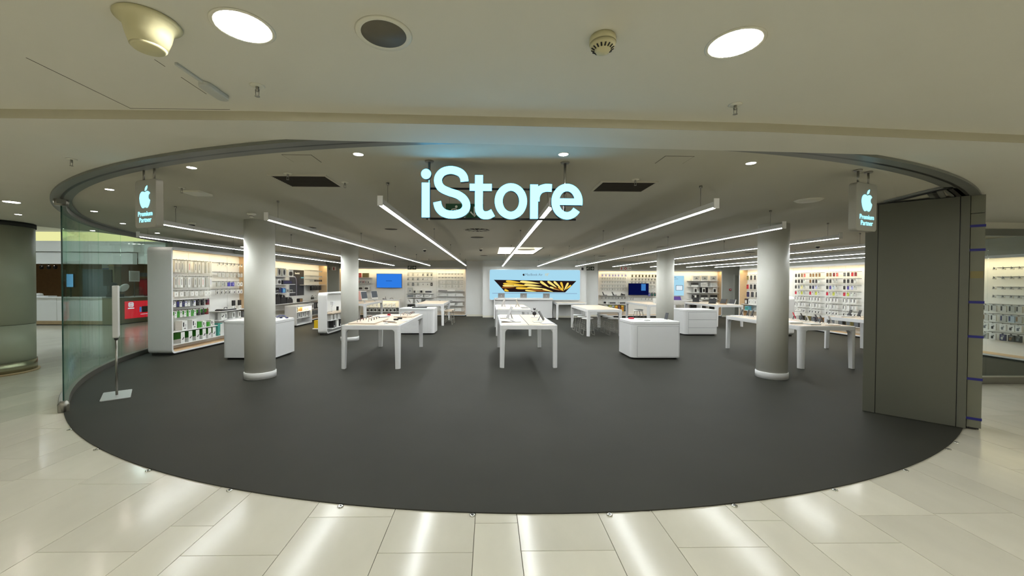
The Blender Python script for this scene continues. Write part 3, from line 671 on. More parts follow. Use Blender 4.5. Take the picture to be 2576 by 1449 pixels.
sign_plate(-7.63, 18.6, 2.18, 0.19, 0.18, ['down', 'tank'], ['wall_grey', 'paper'], ['black', 'red'], 'arrow and red fire plates on the grey left corner wall', hang=ZC)
sign_plate(12.2, 18.85, 2.11, 0.17, 0.17, ['down', 'man'], 'exitdark', 'paper', 'dark green exit plates above the grey service door', hang=ZC)
s = thing('fire_button', 'small red square fire button on grey wall by the door', 'fire button', (11.76, 18.92, 1.30))
MB().box(-0.05, -0.03, 0, 0.05, 0, 0.09).build('case', 'red', s, bevel=0.004); MB().box(-0.025, -0.033, 0.03, 0.025, -0.03, 0.06).build('press_plate', 'paper', s)
tag(MB().box(-0.05, -0.05, -0.06, 0.05, 0.0, 0.06).build('wall_sensor', 'black', None, (4.36, 18.3, 2.30), 0, 0.015), 'small black sensor at the lightbox upper right corner', 'sensor')
# ------------------------------------------------------------------ wall displays
class Unit:
    def __init__(s, name, label, short, L, H, D, back, loc, rz, yf, liner='veneer', rad=0.085, led=True, two_sided=False, panel='paper'):
        s.L, s.H, s.D, s.back, s.loc, s.rz, s.yf, s.short = L, H, D, back, Vector((loc[0], loc[1], 0)), rz, yf, short
        s.rot = Matrix.Rotation(rz, 3, 'Z')
        e = s.e = thing(name, label, 'display unit', (loc[0], loc[1], 0), rz)
        z0 = 0.05; tk = 0.036
        mb = MB(); mb.ring(rrect(0, z0, L, H, rad), rrect(tk, z0 + tk, L - tk, H - tk, rad - tk * 0.6), -D, 0, 'y', 0, False); mb.build('shell', 'white', e)
        mb = MB(); mb.ring(rrect(tk, z0 + tk, L - tk, H - tk, rad - tk * 0.6), rrect(tk + 0.008, z0 + tk + 0.008, L - tk - 0.008, H - tk - 0.008, rad - tk * 0.6 - 0.006), -D + 0.012, -back, 'y', 0); mb.build('lining', liner, e)
        if not two_sided: MB().box(tk * 0.8, -back, z0 + tk * 0.8, L - tk * 0.8, -back + 0.012, H - tk * 0.8).build('back_panel', panel, e)
        MB().box(0.05, -D + 0.05, 0.009, L - 0.05, -0.04, z0).build('plinth', 'plinth', e)
        if led: MB().box(tk, -D, H - tk - 0.028, L - tk, -D + 0.010, H - tk + 0.005).build('valance', 'white', e)
        if led: MB().box(tk + 0.04, -D + 0.05, H - tk - 0.02, L - tk - 0.04, -D + 0.085, H - tk - 0.010).build('light_bar', 'cove_light', e)
    def w(s, x, y, z): return s.loc + s.rot @ Vector((x, y, z))
    def shelf(s, x0, x1, z, depth=None, th=0.018, m='white', front=None):
        f = front if front is not None else s.yf - 0.06
        MB().box(x0, f, z - th, x1, -s.back, z).build('shelf', m, s.e, bevel=0.002)
    def rail(s, xs, z, hooks=True, x0=None, x1=None, yf=None):
        mb = MB(); a = (min(xs) - 0.05) if x0 is None else x0; b = (max(xs) + 0.05) if x1 is None else x1
        mb.box(a, -s.back - 0.012, z - 0.006, b, -s.back, z + 0.006)
        yf = s.yf if yf is None else yf
        for x in xs:
            mb.box(x - 0.003, yf - 0.012, z - 0.003, x + 0.003, -s.back - 0.008, z + 0.003); mb.box(x - 0.008, yf - 0.015, z - 0.012, x + 0.008, yf - 0.012, z + 0.012)
        mb.build('hook_rail', 'steel', s.e)

def seams(u, xs, z0, z1):
    for x in xs: MB().box(x - 0.003, -u.back - 0.0015, z0, x + 0.003, -u.back + 0.005, z1).build('panel_joint', 'greypack', u.e)

PC = {}
def pack_mesh(style, w, h, d, mats):
    key = (style, round(w, 3), round(h, 3), round(d, 3), tuple(mats))
    if key in PC: return PC[key]
    mb = MB(); a, b = -w / 2, w / 2
    def body(hh=h, m=0): mb.box(a, 0, 0, b, d, hh, m)
    def pr(x0, z0, x1, z1, m=1, r=0.0):
        if r: mb.prism(rrect(x0, z0, x1, z1, r, 3), -0.0012, 0.001, 'y', m)
        else: mb.box(x0, -0.0012, z0, x1, 0.001, z1, m)
    def tabtop(hh): mb.box(-w * 0.16, 0.001, hh, w * 0.16, 0.003, hh + 0.022, 0); mb.box(-w * 0.07, 0.0, hh + 0.006, w * 0.07, 0.0012, hh + 0.012, 1)
    if style == 'slim': body(h - 0.022); tabtop(h - 0.022); pr(-0.006, h * 0.22, 0.006, h * 0.74)
    elif style == 'slimplain': body(h - 0.022); tabtop(h - 0.022); pr(-0.012, h * 0.25, 0.012, h * 0.62)
    elif style == 'tiny': body(h * 0.62); tabtop(h * 0.62); mb.prism([(-w * 0.25, h * 0.30), (w * 0.2, h * 0.35), (w * 0.28, h * 0.78), (0, h * 0.95), (-w * 0.3, h * 0.6)], -0.004, 0.0, 'y', 1)
    elif style == 'case':
        mb.box(a, 0.006, 0, b, 0.010, h - 0.018, 0); tabtop(h - 0.018)
        mb.prism(rrect(-w * 0.42, h * 0.04, w * 0.42, h * 0.84, w * 0.12, 3), -0.006, 0.006, 'y', 1)
        mb.prism(rrect(-w * 0.34, h * 0.62, -w * 0.02, h * 0.80, w * 0.07, 3), -0.010, -0.005, 'y', 2)
    elif style == 'cable':
        body(h - 0.02); tabtop(h - 0.02); pr(-w * 0.42, h * 0.18, -w * 0.16, h * 0.80, 1); pr(w * 0.05, h * 0.2, w * 0.35, h * 0.24, 2); pr(-w * 0.46, h * 0.86, w * 0.46, h * 0.90, 1)
    elif style == 'plug':
        body(h - 0.02); tabtop(h - 0.02); pr(-w * 0.3, h * 0.15, w * 0.1, h * 0.55, 1, w * 0.1); pr(w * 0.0, h * 0.5, w * 0.25, h * 0.62, 1); pr(-w * 0.3, h * 0.7, w * 0.3, h * 0.76, 2)
    elif style == 'box': body()
    elif style == 'oval': body(); mb.prism([(w * 0.22 * math.cos(R(t)), h * 0.5 + h * 0.36 * math.sin(R(t))) for t in range(0, 360, 24)], -0.0012, 0.001, 'y', 1); pr(-w * 0.4, h * 0.9, -w * 0.1, h * 0.93, 2)
    elif style == 'dome': body(); mb.prism(rrect(-w * 0.36, h * 0.12, w * 0.36, h * 0.72, w * 0.16, 4), -0.0012, 0.001, 'y', 1); pr(-w * 0.2, h * 0.82, w * 0.2, h * 0.86, 2)
    elif style == 'window': body(); pr(-w * 0.38, h * 0.14, w * 0.38, h * 0.78, 1); pr(-w * 0.38, h * 0.85, 0, h * 0.90, 2)
    elif style == 'long': body(); pr(-w * 0.40, h * 0.22, w * 0.40, h * 0.78, 1, h * 0.06)
    elif style == 'swoosh': body(); mb.ribbon([(-w * 0.36, h * 0.55), (-w * 0.2, h * 0.38), (w * 0.35, h * 0.66)], h * 0.14, -0.0012, 0.001, 1, 1)
    elif style == 'bolt': body(); mb.ribbon([(-w * 0.25, h * 0.8), (-w * 0.02, h * 0.55), (-w * 0.12, h * 0.5), (w * 0.12, h * 0.25)], w * 0.09, -0.0012, 0.001, 1, 1)
    elif style == 'charger':
        body(); pr(-w * 0.35, h * 0.36, -w * 0.12, h * 0.82, 1, w * 0.03); pr(w * 0.08, h * 0.34, w * 0.26, h * 0.62, 2, w * 0.04); pr(-w * 0.18, h * 0.14, w * 0.22, h * 0.22, 1)
    elif style == 'buds':       # box whose left side is half green, earbuds printed on the front
        body(); mb.ribbon([(-w * 0.2, h * 0.36), (w * 0.02, h * 0.34), (w * 0.25, h * 0.52)], w * 0.2, -0.0012, 0.001, 1, 1)
        for sx in (a, b):
            e = -0.0012 if sx == a else 0.0012
            mb.add([(sx + e, 0.001, h * 0.42), (sx + e, d - 0.001, h * 0.30), (sx + e, d - 0.001, h), (sx + e, 0.001, h)], [(0, 1, 2, 3)], 2)
        mb.box(a, 0, h, b, d, h + 0.0012, 0)
    elif style == 'duo': mb.box(a, 0, 0, b, d, h * 0.40, 0); mb.box(a, 0, h * 0.40, b, d, h, 1); pr(-w * 0.1, h * 0.1, w * 0.15, h * 0.3, 2)
    elif style == 'greenpack': body(h - 0.02); tabtop(h - 0.02); mb.box(a - 0.0012, 0.002, h * 0.35, a, d, h - 0.02, 2); pr(-w * 0.2, h * 0.3, w * 0.2, h * 0.35, 1); pr(-w * 0.25, h * 0.55, w * 0.1, h * 0.8, 1)
    elif style == 'framed': body(); pr(-w * 0.40, h * 0.1, w * 0.40, h * 0.86, 1); mb.prism([(-w * 0.2, h * 0.3), (w * 0.25, h * 0.34), (0, h * 0.66)], -0.002, 0.0, 'y', 2)
    elif style == 'cup': mb.lathe([(w * 0.35, 0), (w * 0.5, h * 0.8), (w * 0.5, h)], 14, (0, d / 2)); mb.box(-w * 0.2, 0.0, h, w * 0.2, 0.004, h + 0.03, 1)
    me = mb.mesh('pack_' + style, [M[m] for m in mats]); PC[key] = me
    return me

def place(u, name, cat, label, group, style, x, z, w, h, d, mats, yf=None, rz=0.0, proud=0.0):
    yf = u.yf if yf is None else yf
    p = u.w(x, yf - proud, z)
    return tag(obj(name, pack_mesh(style, w, h, d, mats), None, p, u.rz + rz), label, cat, group)

CN = dict(paper='white', ltgreypack='pale grey', greypack='grey', dark='dark', black='black', slategrey='slate grey', clear='clear', darkred='dark red', olive2='olive', palepurple='pale purple', ltblue='light blue',
          deepgreen='dark green', charcoal='charcoal', straw='straw yellow', deeppurple='purple', navy='navy', royal='royal blue', crimson='crimson', sand='sand')
def cname(m): return CN.get(m, m)
def row(u, rowname, xs, ztop, h, w, d, style, noun, main=None, prints=None, third='greypack', name='accessory_pack', cat='pack', hang=True, yf=None, widths=None, colour_of='auto'):
    n = len(xs); group = '%s of %s' % (rowname, u.short)
    if hang: u.rail(xs, ztop + 0.004 if style not in ('tiny',) else ztop - 0.004, yf=yf)
    for i, x in enumerate(xs):
        b = main[i % len(main)] if main else 'paper'; p = prints[i % len(prints)] if prints else 'dark'
        cw = cname(p if style in ('case', 'duo') else b)
        lab = '%s %s, %s from left, %s of %s' % (cw, noun, ORD[i], rowname, u.short)
        ww = widths[i] if widths else w
        zz = ztop - h if hang else ztop
        place(u, name, cat, lab, group, style, x, zz, ww, h, d, [b, p, third], yf=yf)

# ---- tall display unit at the left (faces the store's middle)
S1 = Unit('tall_display', 'tall rounded white display unit with wood lining by the curved glass', 'tall left display', 2.92, 2.40, 0.52, 0.17, (-7.47, 8.69), PI / 2, -0.32)
def sx(lst): return [round(v - 8.69, 3) for v in lst]
seams(S1, [0.95, 1.65, 2.35], 0.15, 2.32)
row(S1, 'top hook row', sx([9.07, 9.16, 9.26, 9.36, 9.47, 9.67, 9.79, 9.91, 10.04, 10.17]), 2.14, 0.29, 0.075, 0.03, 'slim', 'slim strap pack', ['ltgreypack', 'ltgreypack', 'greypack', 'ltgreypack', 'ltgreypack', 'ltgreypack'], ['dark', 'dark', 'slategrey', 'ltgreypack', 'coral', 'dark', 'dark', 'greypack', 'greypack', 'ltgreypack'])
row(S1, 'second hook row', sx([9.06, 9.15, 9.23, 9.35, 9.46, 9.65, 9.78, 9.91, 10.05, 10.18]), 1.76, 0.26, 0.075, 0.03, 'slim', 'slim strap pack', ['ltgreypack', 'ltgreypack', 'paper', 'greypack', 'paper'], ['dark', 'pink', 'dark', 'dark', 'slategrey', 'dark', 'dark', 'coral', 'greypack', 'lilac'])
row(S1, 'third hook row', sx([9.07, 9.23, 9.39, 9.55, 9.70, 9.83, 10.01, 10.12]), 1.42, 0.13, 0.10, 0.04, 'slimplain', 'small clear pack', ['paper', 'paper', 'ltgreypack'], ['greypack'])
S1.shelf(0.05, 1.56, 1.235); S1.shelf(0.05, 1.60, 0.51, front=-0.42); S1.shelf(0.05, 1.60, 0.22, front=-0.42)
row(S1, 'row under upper shelf', sx([9.03, 9.12, 9.20, 9.28, 9.36, 9.45, 9.53, 9.63, 9.75, 9.92, 10.09]), 1.20, 0.15, 0.07, 0.05, 'greenpack', 'hanging cable pack', ['paper', 'navy', 'paper', 'navy', 'paper', 'paper', 'slategrey', 'paper', 'black', 'black', 'darkred'], ['slategrey', 'royal', 'slategrey'], 'charcoal')
row(S1, 'green pack row', sx([9.05, 9.13, 9.21, 9.33, 9.40, 9.47, 9.55, 9.64, 9.77, 9.92, 10.06]), 0.97, 0.16, 0.07, 0.05, 'greenpack', 'hanging charger pack', ['paper', 'green', 'paper', 'paper', 'green', 'paper', 'green', 'paper', 'dark', 'dark', 'darkred'], ['slategrey', 'deepgreen', 'slategrey'], 'green')
for i, (y, w_, h_, st, m_) in enumerate([(9.21, 0.15, 0.22, 'charger', ['paper', 'dark', 'greypack']), (9.51, 0.15, 0.22, 'charger', ['paper', 'dark', 'greypack']), (9.68, 0.11, 0.15, 'box', ['green']), (9.84, 0.12, 0.15, 'charger', ['paper', 'dark', 'greypack']), (9.98, 0.08, 0.11, 'box', ['green']), (10.13, 0.12, 0.15, 'charger', ['paper', 'dark', 'greypack'])]):
    place(S1, 'charger_box', 'box', '%s charger box, %s from left, middle shelf of tall left display' % (cname(m_[0]), ORD[i]), 'charger boxes on the middle shelf', st, y - 8.69, 0.511, w_, h_, 0.16, m_, yf=-0.40)
for i, y in enumerate([9.15, 9.38, 9.61, 9.83, 10.02, 10.18]):
    place(S1, 'earbud_box', 'box', 'white and green earbud box, %s from left, lowest shelf of tall left display' % ORD[i], 'earbud boxes on the lowest shelf', 'buds', y - 8.69, 0.221, 0.115, 0.25, 0.17, ['paper', 'black', 'deepgreen'], yf=-0.40)
hx = sx([10.50, 10.65, 10.81, 10.98, 11.12, 11.31, 11.44])
row(S1, 'top right hook row', hx, 2.15, 0.09, 0.07, 0.02, 'tiny', 'small hook tag', ['paper'], ['slategrey'])
row(S1, 'second right hook row', hx, 1.89, 0.125, 0.09, 0.02, 'slimplain', 'small accessory card', ['ltgreypack'], ['greypack'])
row(S1, 'third right hook row', sx([10.46, 10.63, 10.77, 10.90, 11.06, 11.29, 11.43]), 1.64, 0.13, 0.095, 0.03, 'slimplain', 'accessory card', ['greypack', 'greypack', 'greypack', 'royal', 'royal', 'paper', 'paper'], ['ltgreypack', 'slategrey', 'ltgreypack', 'royal', 'lilac', 'dark', 'dark'])
row(S1, 'fourth right hook row', sx([10.43, 10.59, 10.76, 10.91, 11.13, 11.30, 11.43]), 1.43, 0.13, 0.085, 0.03, 'plug', 'plug pack', ['ltgreypack', 'ltgreypack', 'ltgreypack', 'ltgreypack', 'paper', 'paper', 'paper'], ['black', 'black', 'black', 'black', 'dark', 'dark', 'slategrey'])
S1.shelf(1.62, 2.87, 0.865, front=-0.44); S1.shelf(1.66, 2.87, 0.62, front=-0.40); S1.shelf(1.66, 2.87, 0.22, front=-0.40)
c_ = thing('flat_case', 'flat black and white carry case lying on the tall left display', 'case', S1.w(2.02, -0.36, 0.866), S1.rz)
mb = MB(); mb.prism([(-0.30, 0.0), (0.28, 0.0), (0.31, 0.012), (0.28, 0.034), (-0.1, 0.03), (-0.24, 0.042), (-0.3, 0.025)], -0.08, 0.10, 'y'); mb.build('shell', 'softblack', c_, bevel=0.004)
mb = MB(); mb.ribbon([(-0.26, 0.046), (-0.1, 0.036), (0.28, 0.040)], 0.008, -0.082, -0.02, 0, 0); mb.build('piping', 'paper', c_)
mb = MB(); mb.path([(-0.1, 0, 0.03), (-0.08, 0, 0.075), (0.02, 0, 0.08), (0.04, 0, 0.03)], 0.008); mb.build('carry_loop', 'softblack', c_)
for i, y in enumerate([11.07, 11.33]):
    place(S1, 'cover_pack', 'pack', 'white pack with black window, %s one on the right shelf of tall left display' % ('left' if i == 0 else 'right'), 'cover packs', 'duo', y - 8.69, 0.866, 0.10, 0.25, 0.04, ['paper', 'black', 'slategrey'], yf=-0.34)
for i, (y, st, m_) in enumerate([(10.57, 'swoosh', ['paper', 'dark', 'greypack']), (10.69, 'oval', ['paper', 'slategrey', 'greypack']), (11.02, 'oval', ['paper', 'dark', 'greypack']), (11.28, 'oval', ['paper', 'dark', 'greypack']), (11.43, 'window', ['dark', 'slategrey', 'greypack'])]):
    place(S1, 'headphone_box', 'box', '%s headphone box, %s from left, under the right shelf of tall left display' % (cname(m_[0]), ORD[i]), 'headphone boxes', st, y - 8.69, 0.621, 0.11, 0.185, 0.10, m_, yf=-0.36)
place(S1, 'teal_box', 'box', 'teal and white box on the lowest right shelf of tall left display', None, 'duo', 10.46 - 8.69, 0.221, 0.17, 0.32, 0.12, ['teal', 'teal', 'paper'], yf=-0.36)
place(S1, 'white_card', 'pack', 'white card leaning on the teal box, tall left display', None, 'box', 10.49 - 8.69, 0.221, 0.07, 0.30, 0.012, ['paper'], yf=-0.375)

# ---- speaker wall at the left
S2 = Unit('speaker_wall', 'long white wall display with speakers, bags and a phone poster', 'speaker wall', 5.70, 2.42, 0.47, 0.10, (-7.85, 12.30), PI / 2, -0.35)
def sx2(lst): return [round(v - 12.30, 3) for v in lst]
for z in (1.835, 1.55, 1.24, 0.845): S2.shelf(1.0, 2.76, z, front=-0.46)
def put2(name, cat, label, style, Y, z, w, h, d, m_, yf=-0.42, group='goods on the speaker wall shelves'): return place(S2, name, cat, label, group, style, Y - 12.30, z + 0.001, w, h, d, m_, yf=yf)
put2('speaker_box', 'box', 'grey box with black oval speaker, left one on the top shelf of speaker wall', 'oval', 14.0, 1.835, 0.27, 0.29, 0.2, ['greypack', 'black', 'dark'])
put2('speaker_box', 'box', 'grey box with black oval speaker, right one on the top shelf of speaker wall', 'oval', 14.33, 1.835, 0.27, 0.29, 0.2, ['ltgreypack', 'black', 'dark'])
put2('bag_box', 'box', 'white box picturing a dark bag, top shelf of speaker wall', 'dome', 14.80, 1.835, 0.36, 0.25, 0.2, ['paper', 'dark', 'slategrey'])
put2('bag_box', 'box', 'white box picturing a dark dome, second shelf of speaker wall', 'dome', 14.0, 1.55, 0.24, 0.19, 0.2, ['paper', 'dark', 'slategrey'])
put2('soundbar_box', 'box', 'long dark soundbar box, second shelf of speaker wall', 'long', 14.58, 1.55, 0.72, 0.14, 0.18, ['black', 'navy', 'slategrey'])
put2('speaker_box', 'box', 'small grey box, third shelf of speaker wall', 'window', 13.88, 1.24, 0.14, 0.11, 0.12, ['slategrey', 'dark', 'paper'])
put2('speaker_box', 'box', 'dark navy box, third shelf of speaker wall', 'window', 14.05, 1.24, 0.17, 0.19, 0.12, ['black', 'navy', 'paper'])
put2('speaker_box', 'box', 'bright blue box, third shelf of speaker wall', 'window', 14.31, 1.24, 0.2, 0.17, 0.12, ['blue', 'cyan', 'paper'])
put2('speaker_box', 'box', 'white box with dark picture, third shelf of speaker wall', 'oval', 14.56, 1.24, 0.15, 0.14, 0.12, ['ltgreypack', 'dark', 'paper'])
put2('speaker_box', 'box', 'low grey box at the right end, third shelf of speaker wall', 'window', 14.82, 1.24, 0.22, 0.10, 0.12, ['greypack', 'dark', 'paper'])
def bag(name, label, Y, w, h, d, strap='softblack'):
    b_ = thing(name, label, 'bag', S2.w(Y - 12.30, -0.42, 0.846), S2.rz)
    mb = MB(); mb.prism(catmull([(-w * 0.5, 0.0), (-w * 0.52, h * 0.35), (-w * 0.38, h * 0.85), (0, h), (w * 0.36, h * 0.82), (w * 0.5, h * 0.4), (w * 0.5, 0.0)], 4), 0, d, 'y'); mb.build('body', 'softblack', b_, bevel=0.015)
    mb = MB(); mb.path(catmull([(-w * 0.3, -0.005, h * 0.75), (-w * 0.25, -0.01, h * 1.05), (w * 0.15, -0.01, h * 1.08), (w * 0.3, -0.005, h * 0.72)], 5), 0.008); mb.build('handle', strap, b_)
    return b_
bag('backpack', 'tall black backpack standing on the speaker wall', 13.93, 0.28, 0.34, 0.2)
bag('sling_bag', 'black bag with white strap on the speaker wall', 14.28, 0.36, 0.32, 0.2, 'paper')
bag('duffel_bag', 'low black duffel bag with grey handle on the speaker wall', 14.72, 0.46, 0.22, 0.2, 'greypack')
# phone poster
p_ = thing('phone_poster', 'tall black poster with two phone outlines on the speaker wall', 'poster', S2.w(15.28 - 12.30, -0.125, 1.085), S2.rz)
MB().box(-0.02, 0, -0.02, 1.19, 0.024, 1.05).build('frame', 'white', p_, bevel=0.003); MB().box(0.0, -0.004, 0.0, 1.17, 0, 1.03).build('print', 'black', p_)
M['phoneedge'] = mat('phoneedge', (176, 176, 206), 0.3, noise=0.02); M['phonedark'] = mat('phonedark', (44, 48, 58), 0.3, noise=0.03)
mb = MB(); mb.prism([(0.0, 0.0), (0.56, 0.0), (0.56, 0.55)] + catmull([(0.56, 0.55), (0.50, 0.70), (0.36, 0.775), (0.0, 0.79)], 6), -0.007, -0.004, 'y'); mb.build('phone_print', 'phoneedge', p_)
mb = MB(); mb.prism([(0.0, 0.0), (0.53, 0.0), (0.53, 0.54)] + catmull([(0.53, 0.54), (0.47, 0.68), (0.34, 0.745), (0.0, 0.755)], 6), -0.009, -0.007, 'y'); mb.build('phone_print', 'phonedark', p_)
mb = MB(); mb.prism([(0.64, 0.0), (1.17, 0.0), (1.17, 0.77)] + catmull([(1.17, 0.77), (0.84, 0.765), (0.70, 0.69), (0.64, 0.54)], 6), -0.007, -0.004, 'y'); mb.build('phone_print', 'phonedark', p_)
mb = MB(); mb.prism(rrect(0.90, 0.70, 1.16, 0.745, 0.02), -0.009, -0.007, 'y'); mb.build('lens_glint', 'cyan', p_)
mb = MB()
for k in range(7): mb.box(0.42 + k * 0.055, -0.007, 0.86, 0.42 + k * 0.055 + 0.045, -0.004, 0.93 if k in (0, 4, 6) else 0.91)
mb.build('lettering', 'paper', p_)
row(S2, 'top hook row', sx2([16.62, 16.74, 16.86, 16.96, 17.07, 17.18, 17.3, 17.42, 17.54, 17.66]), 2.13, 0.06, 0.08, 0.02, 'tiny', 'small hook tag', ['paper'], ['greypack'])
row(S2, 'second hook row', sx2([16.62, 16.74, 16.86, 16.96, 17.07, 17.18, 17.3, 17.42, 17.54, 17.66]), 1.90, 0.06, 0.08, 0.02, 'tiny', 'small hook tag', ['paper'], ['greypack'])
row(S2, 'third hook row', sx2([16.62, 16.74, 16.86, 16.98, 17.09, 17.2, 17.35, 17.5, 17.65]), 1.74, 0.09, 0.11, 0.03, 'slimplain', 'accessory pack', ['ltgreypack', 'ltgreypack', 'ltgreypack', 'softblack', 'black', 'black', 'softblack', 'black', 'black'], ['greypack', 'greypack', 'greypack', 'dark', 'dark'])
S2.shelf(3.78, 5.62, 1.515, front=-0.42)
row(S2, 'row under right shelf', sx2([16.72, 16.88, 17.04, 17.2, 17.36, 17.55]), 1.48, 0.2, 0.13, 0.06, 'plug', 'hanging pack', ['black', 'black', 'softblack', 'black', 'black', 'black'], ['charcoal'], 'greypack')
S2.shelf(4.1, 5.62, 0.87, front=-0.46); S2.shelf(4.1, 5.62, 0.50, front=-0.46); S2.shelf(4.1, 5.62, 0.25, front=-0.46)
def headphones(name, label, p, rz, m_):
    h_ = thing(name, label, 'headphones', p, rz)
    mb = MB(); mb.lathe([(0.05, 0), (0.05, 0.008)], 16); mb.rod((0, 0, 0), (0, 0, 0.17), 0.005); mb.build('stand', 'white', h_)
    mb = MB(); mb.path([(0.07 * math.cos(R(a)), 0, 0.12 + 0.07 * math.sin(R(a))) for a in range(-20, 201, 20)], 0.010); mb.build('headband', m_, h_)
    for sgn in (-1, 1):
        mb = MB(); mb.prism([(sgn * 0.068 + 0.02 * math.cos(R(a)), 0.075 + 0.045 * math.sin(R(a))) for a in range(0, 360, 30)], -0.03, 0.03, 'y'); mb.build('ear_cup', m_, h_, bevel=0.006)
headphones('headphones', 'black over-ear headphones on a stand, speaker wall', S2.w(16.66 - 12.3, -0.38, 0.871), S2.rz, 'black')
headphones('headphones', 'pale grey over-ear headphones on a stand, speaker wall', S2.w(16.96 - 12.3, -0.38, 0.871), S2.rz, 'ltgreypack')
headphones('headphones', 'charcoal over-ear headphones nearest the end panel, speaker wall', S2.w(17.35 - 12.3, -0.38, 0.871), S2.rz, 'charcoal')
for i, (Y, m_) in enumerate([(16.62, ['paper', 'dark', 'greypack']), (16.85, ['black', 'slategrey', 'paper']), (17.08, ['dark', 'paper', 'greypack']), (17.32, ['black', 'paper', 'greypack'])]):
    put2('headphone_box', 'box', '%s headphone box, %s from left, lower right shelf of speaker wall' % (cname(m_[0]), ORD[i]), 'oval', Y, 0.50, 0.19, 0.25, 0.15, m_)
for i in range(6): put2('cable_box', 'box', 'small dark boxed cable, %s from left, lowest right shelf of speaker wall' % ORD[i], 'swoosh', 16.55 + 0.15 * i, 0.25, 0.12, 0.15, 0.1, ['slategrey', 'black', 'paper'])
s = thing('cube_speaker', 'small brown-black square speaker on the white ledge, speaker wall', 'speaker', S2.w(15.52 - 12.3, -0.40, 0.846), S2.rz)
S2.shelf(2.8, 4.05, 0.845, front=-0.46)
mb = MB(); mb.prism(rrect(-0.13, 0, 0.13, 0.14, 0.03), -0.06, 0.06, 'y'); mb.build('body', 'black', s, bevel=0.008)
mb = MB(); mb.prism(rrect(-0.115, 0.015, 0.115, 0.125, 0.025), -0.063, -0.06, 'y'); mb.build('grille', 'brown', s)
# low lit counter before the speaker wall
G3 = Unit('low_lit_counter', 'low white lit counter with boxed accessories before the speaker wall', 'low lit counter', 1.25, 0.77, 0.42, 0.03, (-7.38, 14.25), PI / 2, -0.30, liner='white', rad=0.03)
G3.shelf(0.05, 1.2, 0.53, front=-0.38); G3.shelf(0.05, 1.2, 0.30, front=-0.38)
for i, m_ in enumerate([['black', 'slategrey', 'paper'], ['dark', 'slategrey', 'paper'], ['sand', 'brown', 'paper'], ['orange', 'brown', 'paper'], ['sand', 'paper', 'paper'], ['paper', 'greypack', 'paper'], ['paper', 'greypack', 'paper']]):
    place(G3, 'phone_cover_box', 'box', '%s cover box, %s from left, upper shelf of low lit counter' % (cname(m_[0]), ORD[i]), 'cover boxes in the low lit counter', 'window', 0.13 + i * 0.16, 0.531, 0.12, 0.15, 0.1, m_)
for i in range(4):
    place(G3, 'speaker_pack', 'box', 'white box with dark capsule speaker, %s from left, lower shelf of low lit counter' % ORD[i], 'capsule speaker boxes', 'oval', 0.16 + i * 0.31, 0.301, 0.18, 0.2, 0.1, ['paper', 'slategrey', 'greypack'])
# low gondola with rounded ends
G1 = Unit('low_gondola', 'low double-sided white gondola with rounded ends behind the left island', 'low left gondola', 1.9, 1.31, 0.27, 0.135, (-5.22, 12.02), PI / 2, -0.20, liner='white', rad=0.11, led=False)
MB().box(0.02, -0.42, 0.655, 1.85, -0.14, 0.70).build('shelf', 'wood', G1.e, bevel=0.004)
G1.shelf(0.06, 1.85, 0.46, front=-0.37); G1.shelf(0.06, 1.85, 0.21, front=-0.40)
MB().box(0.06, -0.135, 0.19, 1.85, 0.20, 0.21).build('shelf', 'white', G1.e)
for i, (x, m_) in enumerate([(0.35, ['black', 'dark', 'paper']), (0.62, ['paper', 'greypack', 'dark']), (0.86, ['black', 'dark', 'paper']), (1.12, ['paper', 'greypack', 'dark'])]):
    place(G1, 'case_box', 'box', '%s upright case box, %s from left, lower shelf of low left gondola' % (cname(m_[0]), ORD[i]), 'case boxes on the low left gondola', 'duo' if m_[0] == 'black' else 'window', x, 0.211, 0.16, 0.22, 0.15, [m_[0], m_[0], m_[2]], yf=-0.36)
for i in range(4): place(G1, 'white_box', 'box', 'white box, %s from left, middle shelf of low left gondola' % ORD[i], 'white boxes on the low left gondola', 'window', 0.25 + i * 0.28, 0.461, 0.15, 0.15, 0.13, ['paper', 'ltgreypack', 'greypack'], yf=-0.32)
s = thing('tilted_display', 'white angled display arm above the gondola shelf', 'display stand', G1.w(0.35, -0.28, 0.70), G1.rz)
mb = MB(); mb.path([(0, 0, 0), (0.0, 0.0, 0.16), (0.03, -0.02, 0.24)], 0.012, 8); mb.build('arm', 'white', s); mb = MB(); mb.prism([(-0.06, 0.22), (0.14, 0.27), (0.13, 0.31), (-0.06, 0.33)], -0.06, 0.03, 'y'); mb.build('head', 'white', s, bevel=0.006)
s = thing('phone_on_stand', 'small dark phone leaning on the gondola shelf', 'phone', G1.w(0.75, -0.30, 0.70), G1.rz + 0.5)
mb = MB(); mb.prism([(-0.05, 0), (0.06, 0), (0.02, 0.02), (0.0, 0.09), (-0.012, 0.09), (0.0, 0.02)], -0.03, 0.03, 'y'); mb.build('stand', 'acrylic', s); mb = MB(); mb.prism([(-0.012, 0.02), (-0.004, 0.02), (-0.034, 0.15), (-0.042, 0.15)], -0.035, 0.035, 'y'); mb.build('phone', 'black', s)
for i, (x, m_) in enumerate([(0.22, 'yellow'), (0.40, 'brown')]):
    tag(obj('toy_box', pack_mesh('window', 0.17, 0.24, 0.14, [m_, 'olive2' if i == 0 else 'dark', 'paper']), None, G1.w(x, 0.18, 0.211), G1.rz + PI), '%s upright box on the far side of the low left gondola' % cname(m_), 'box')
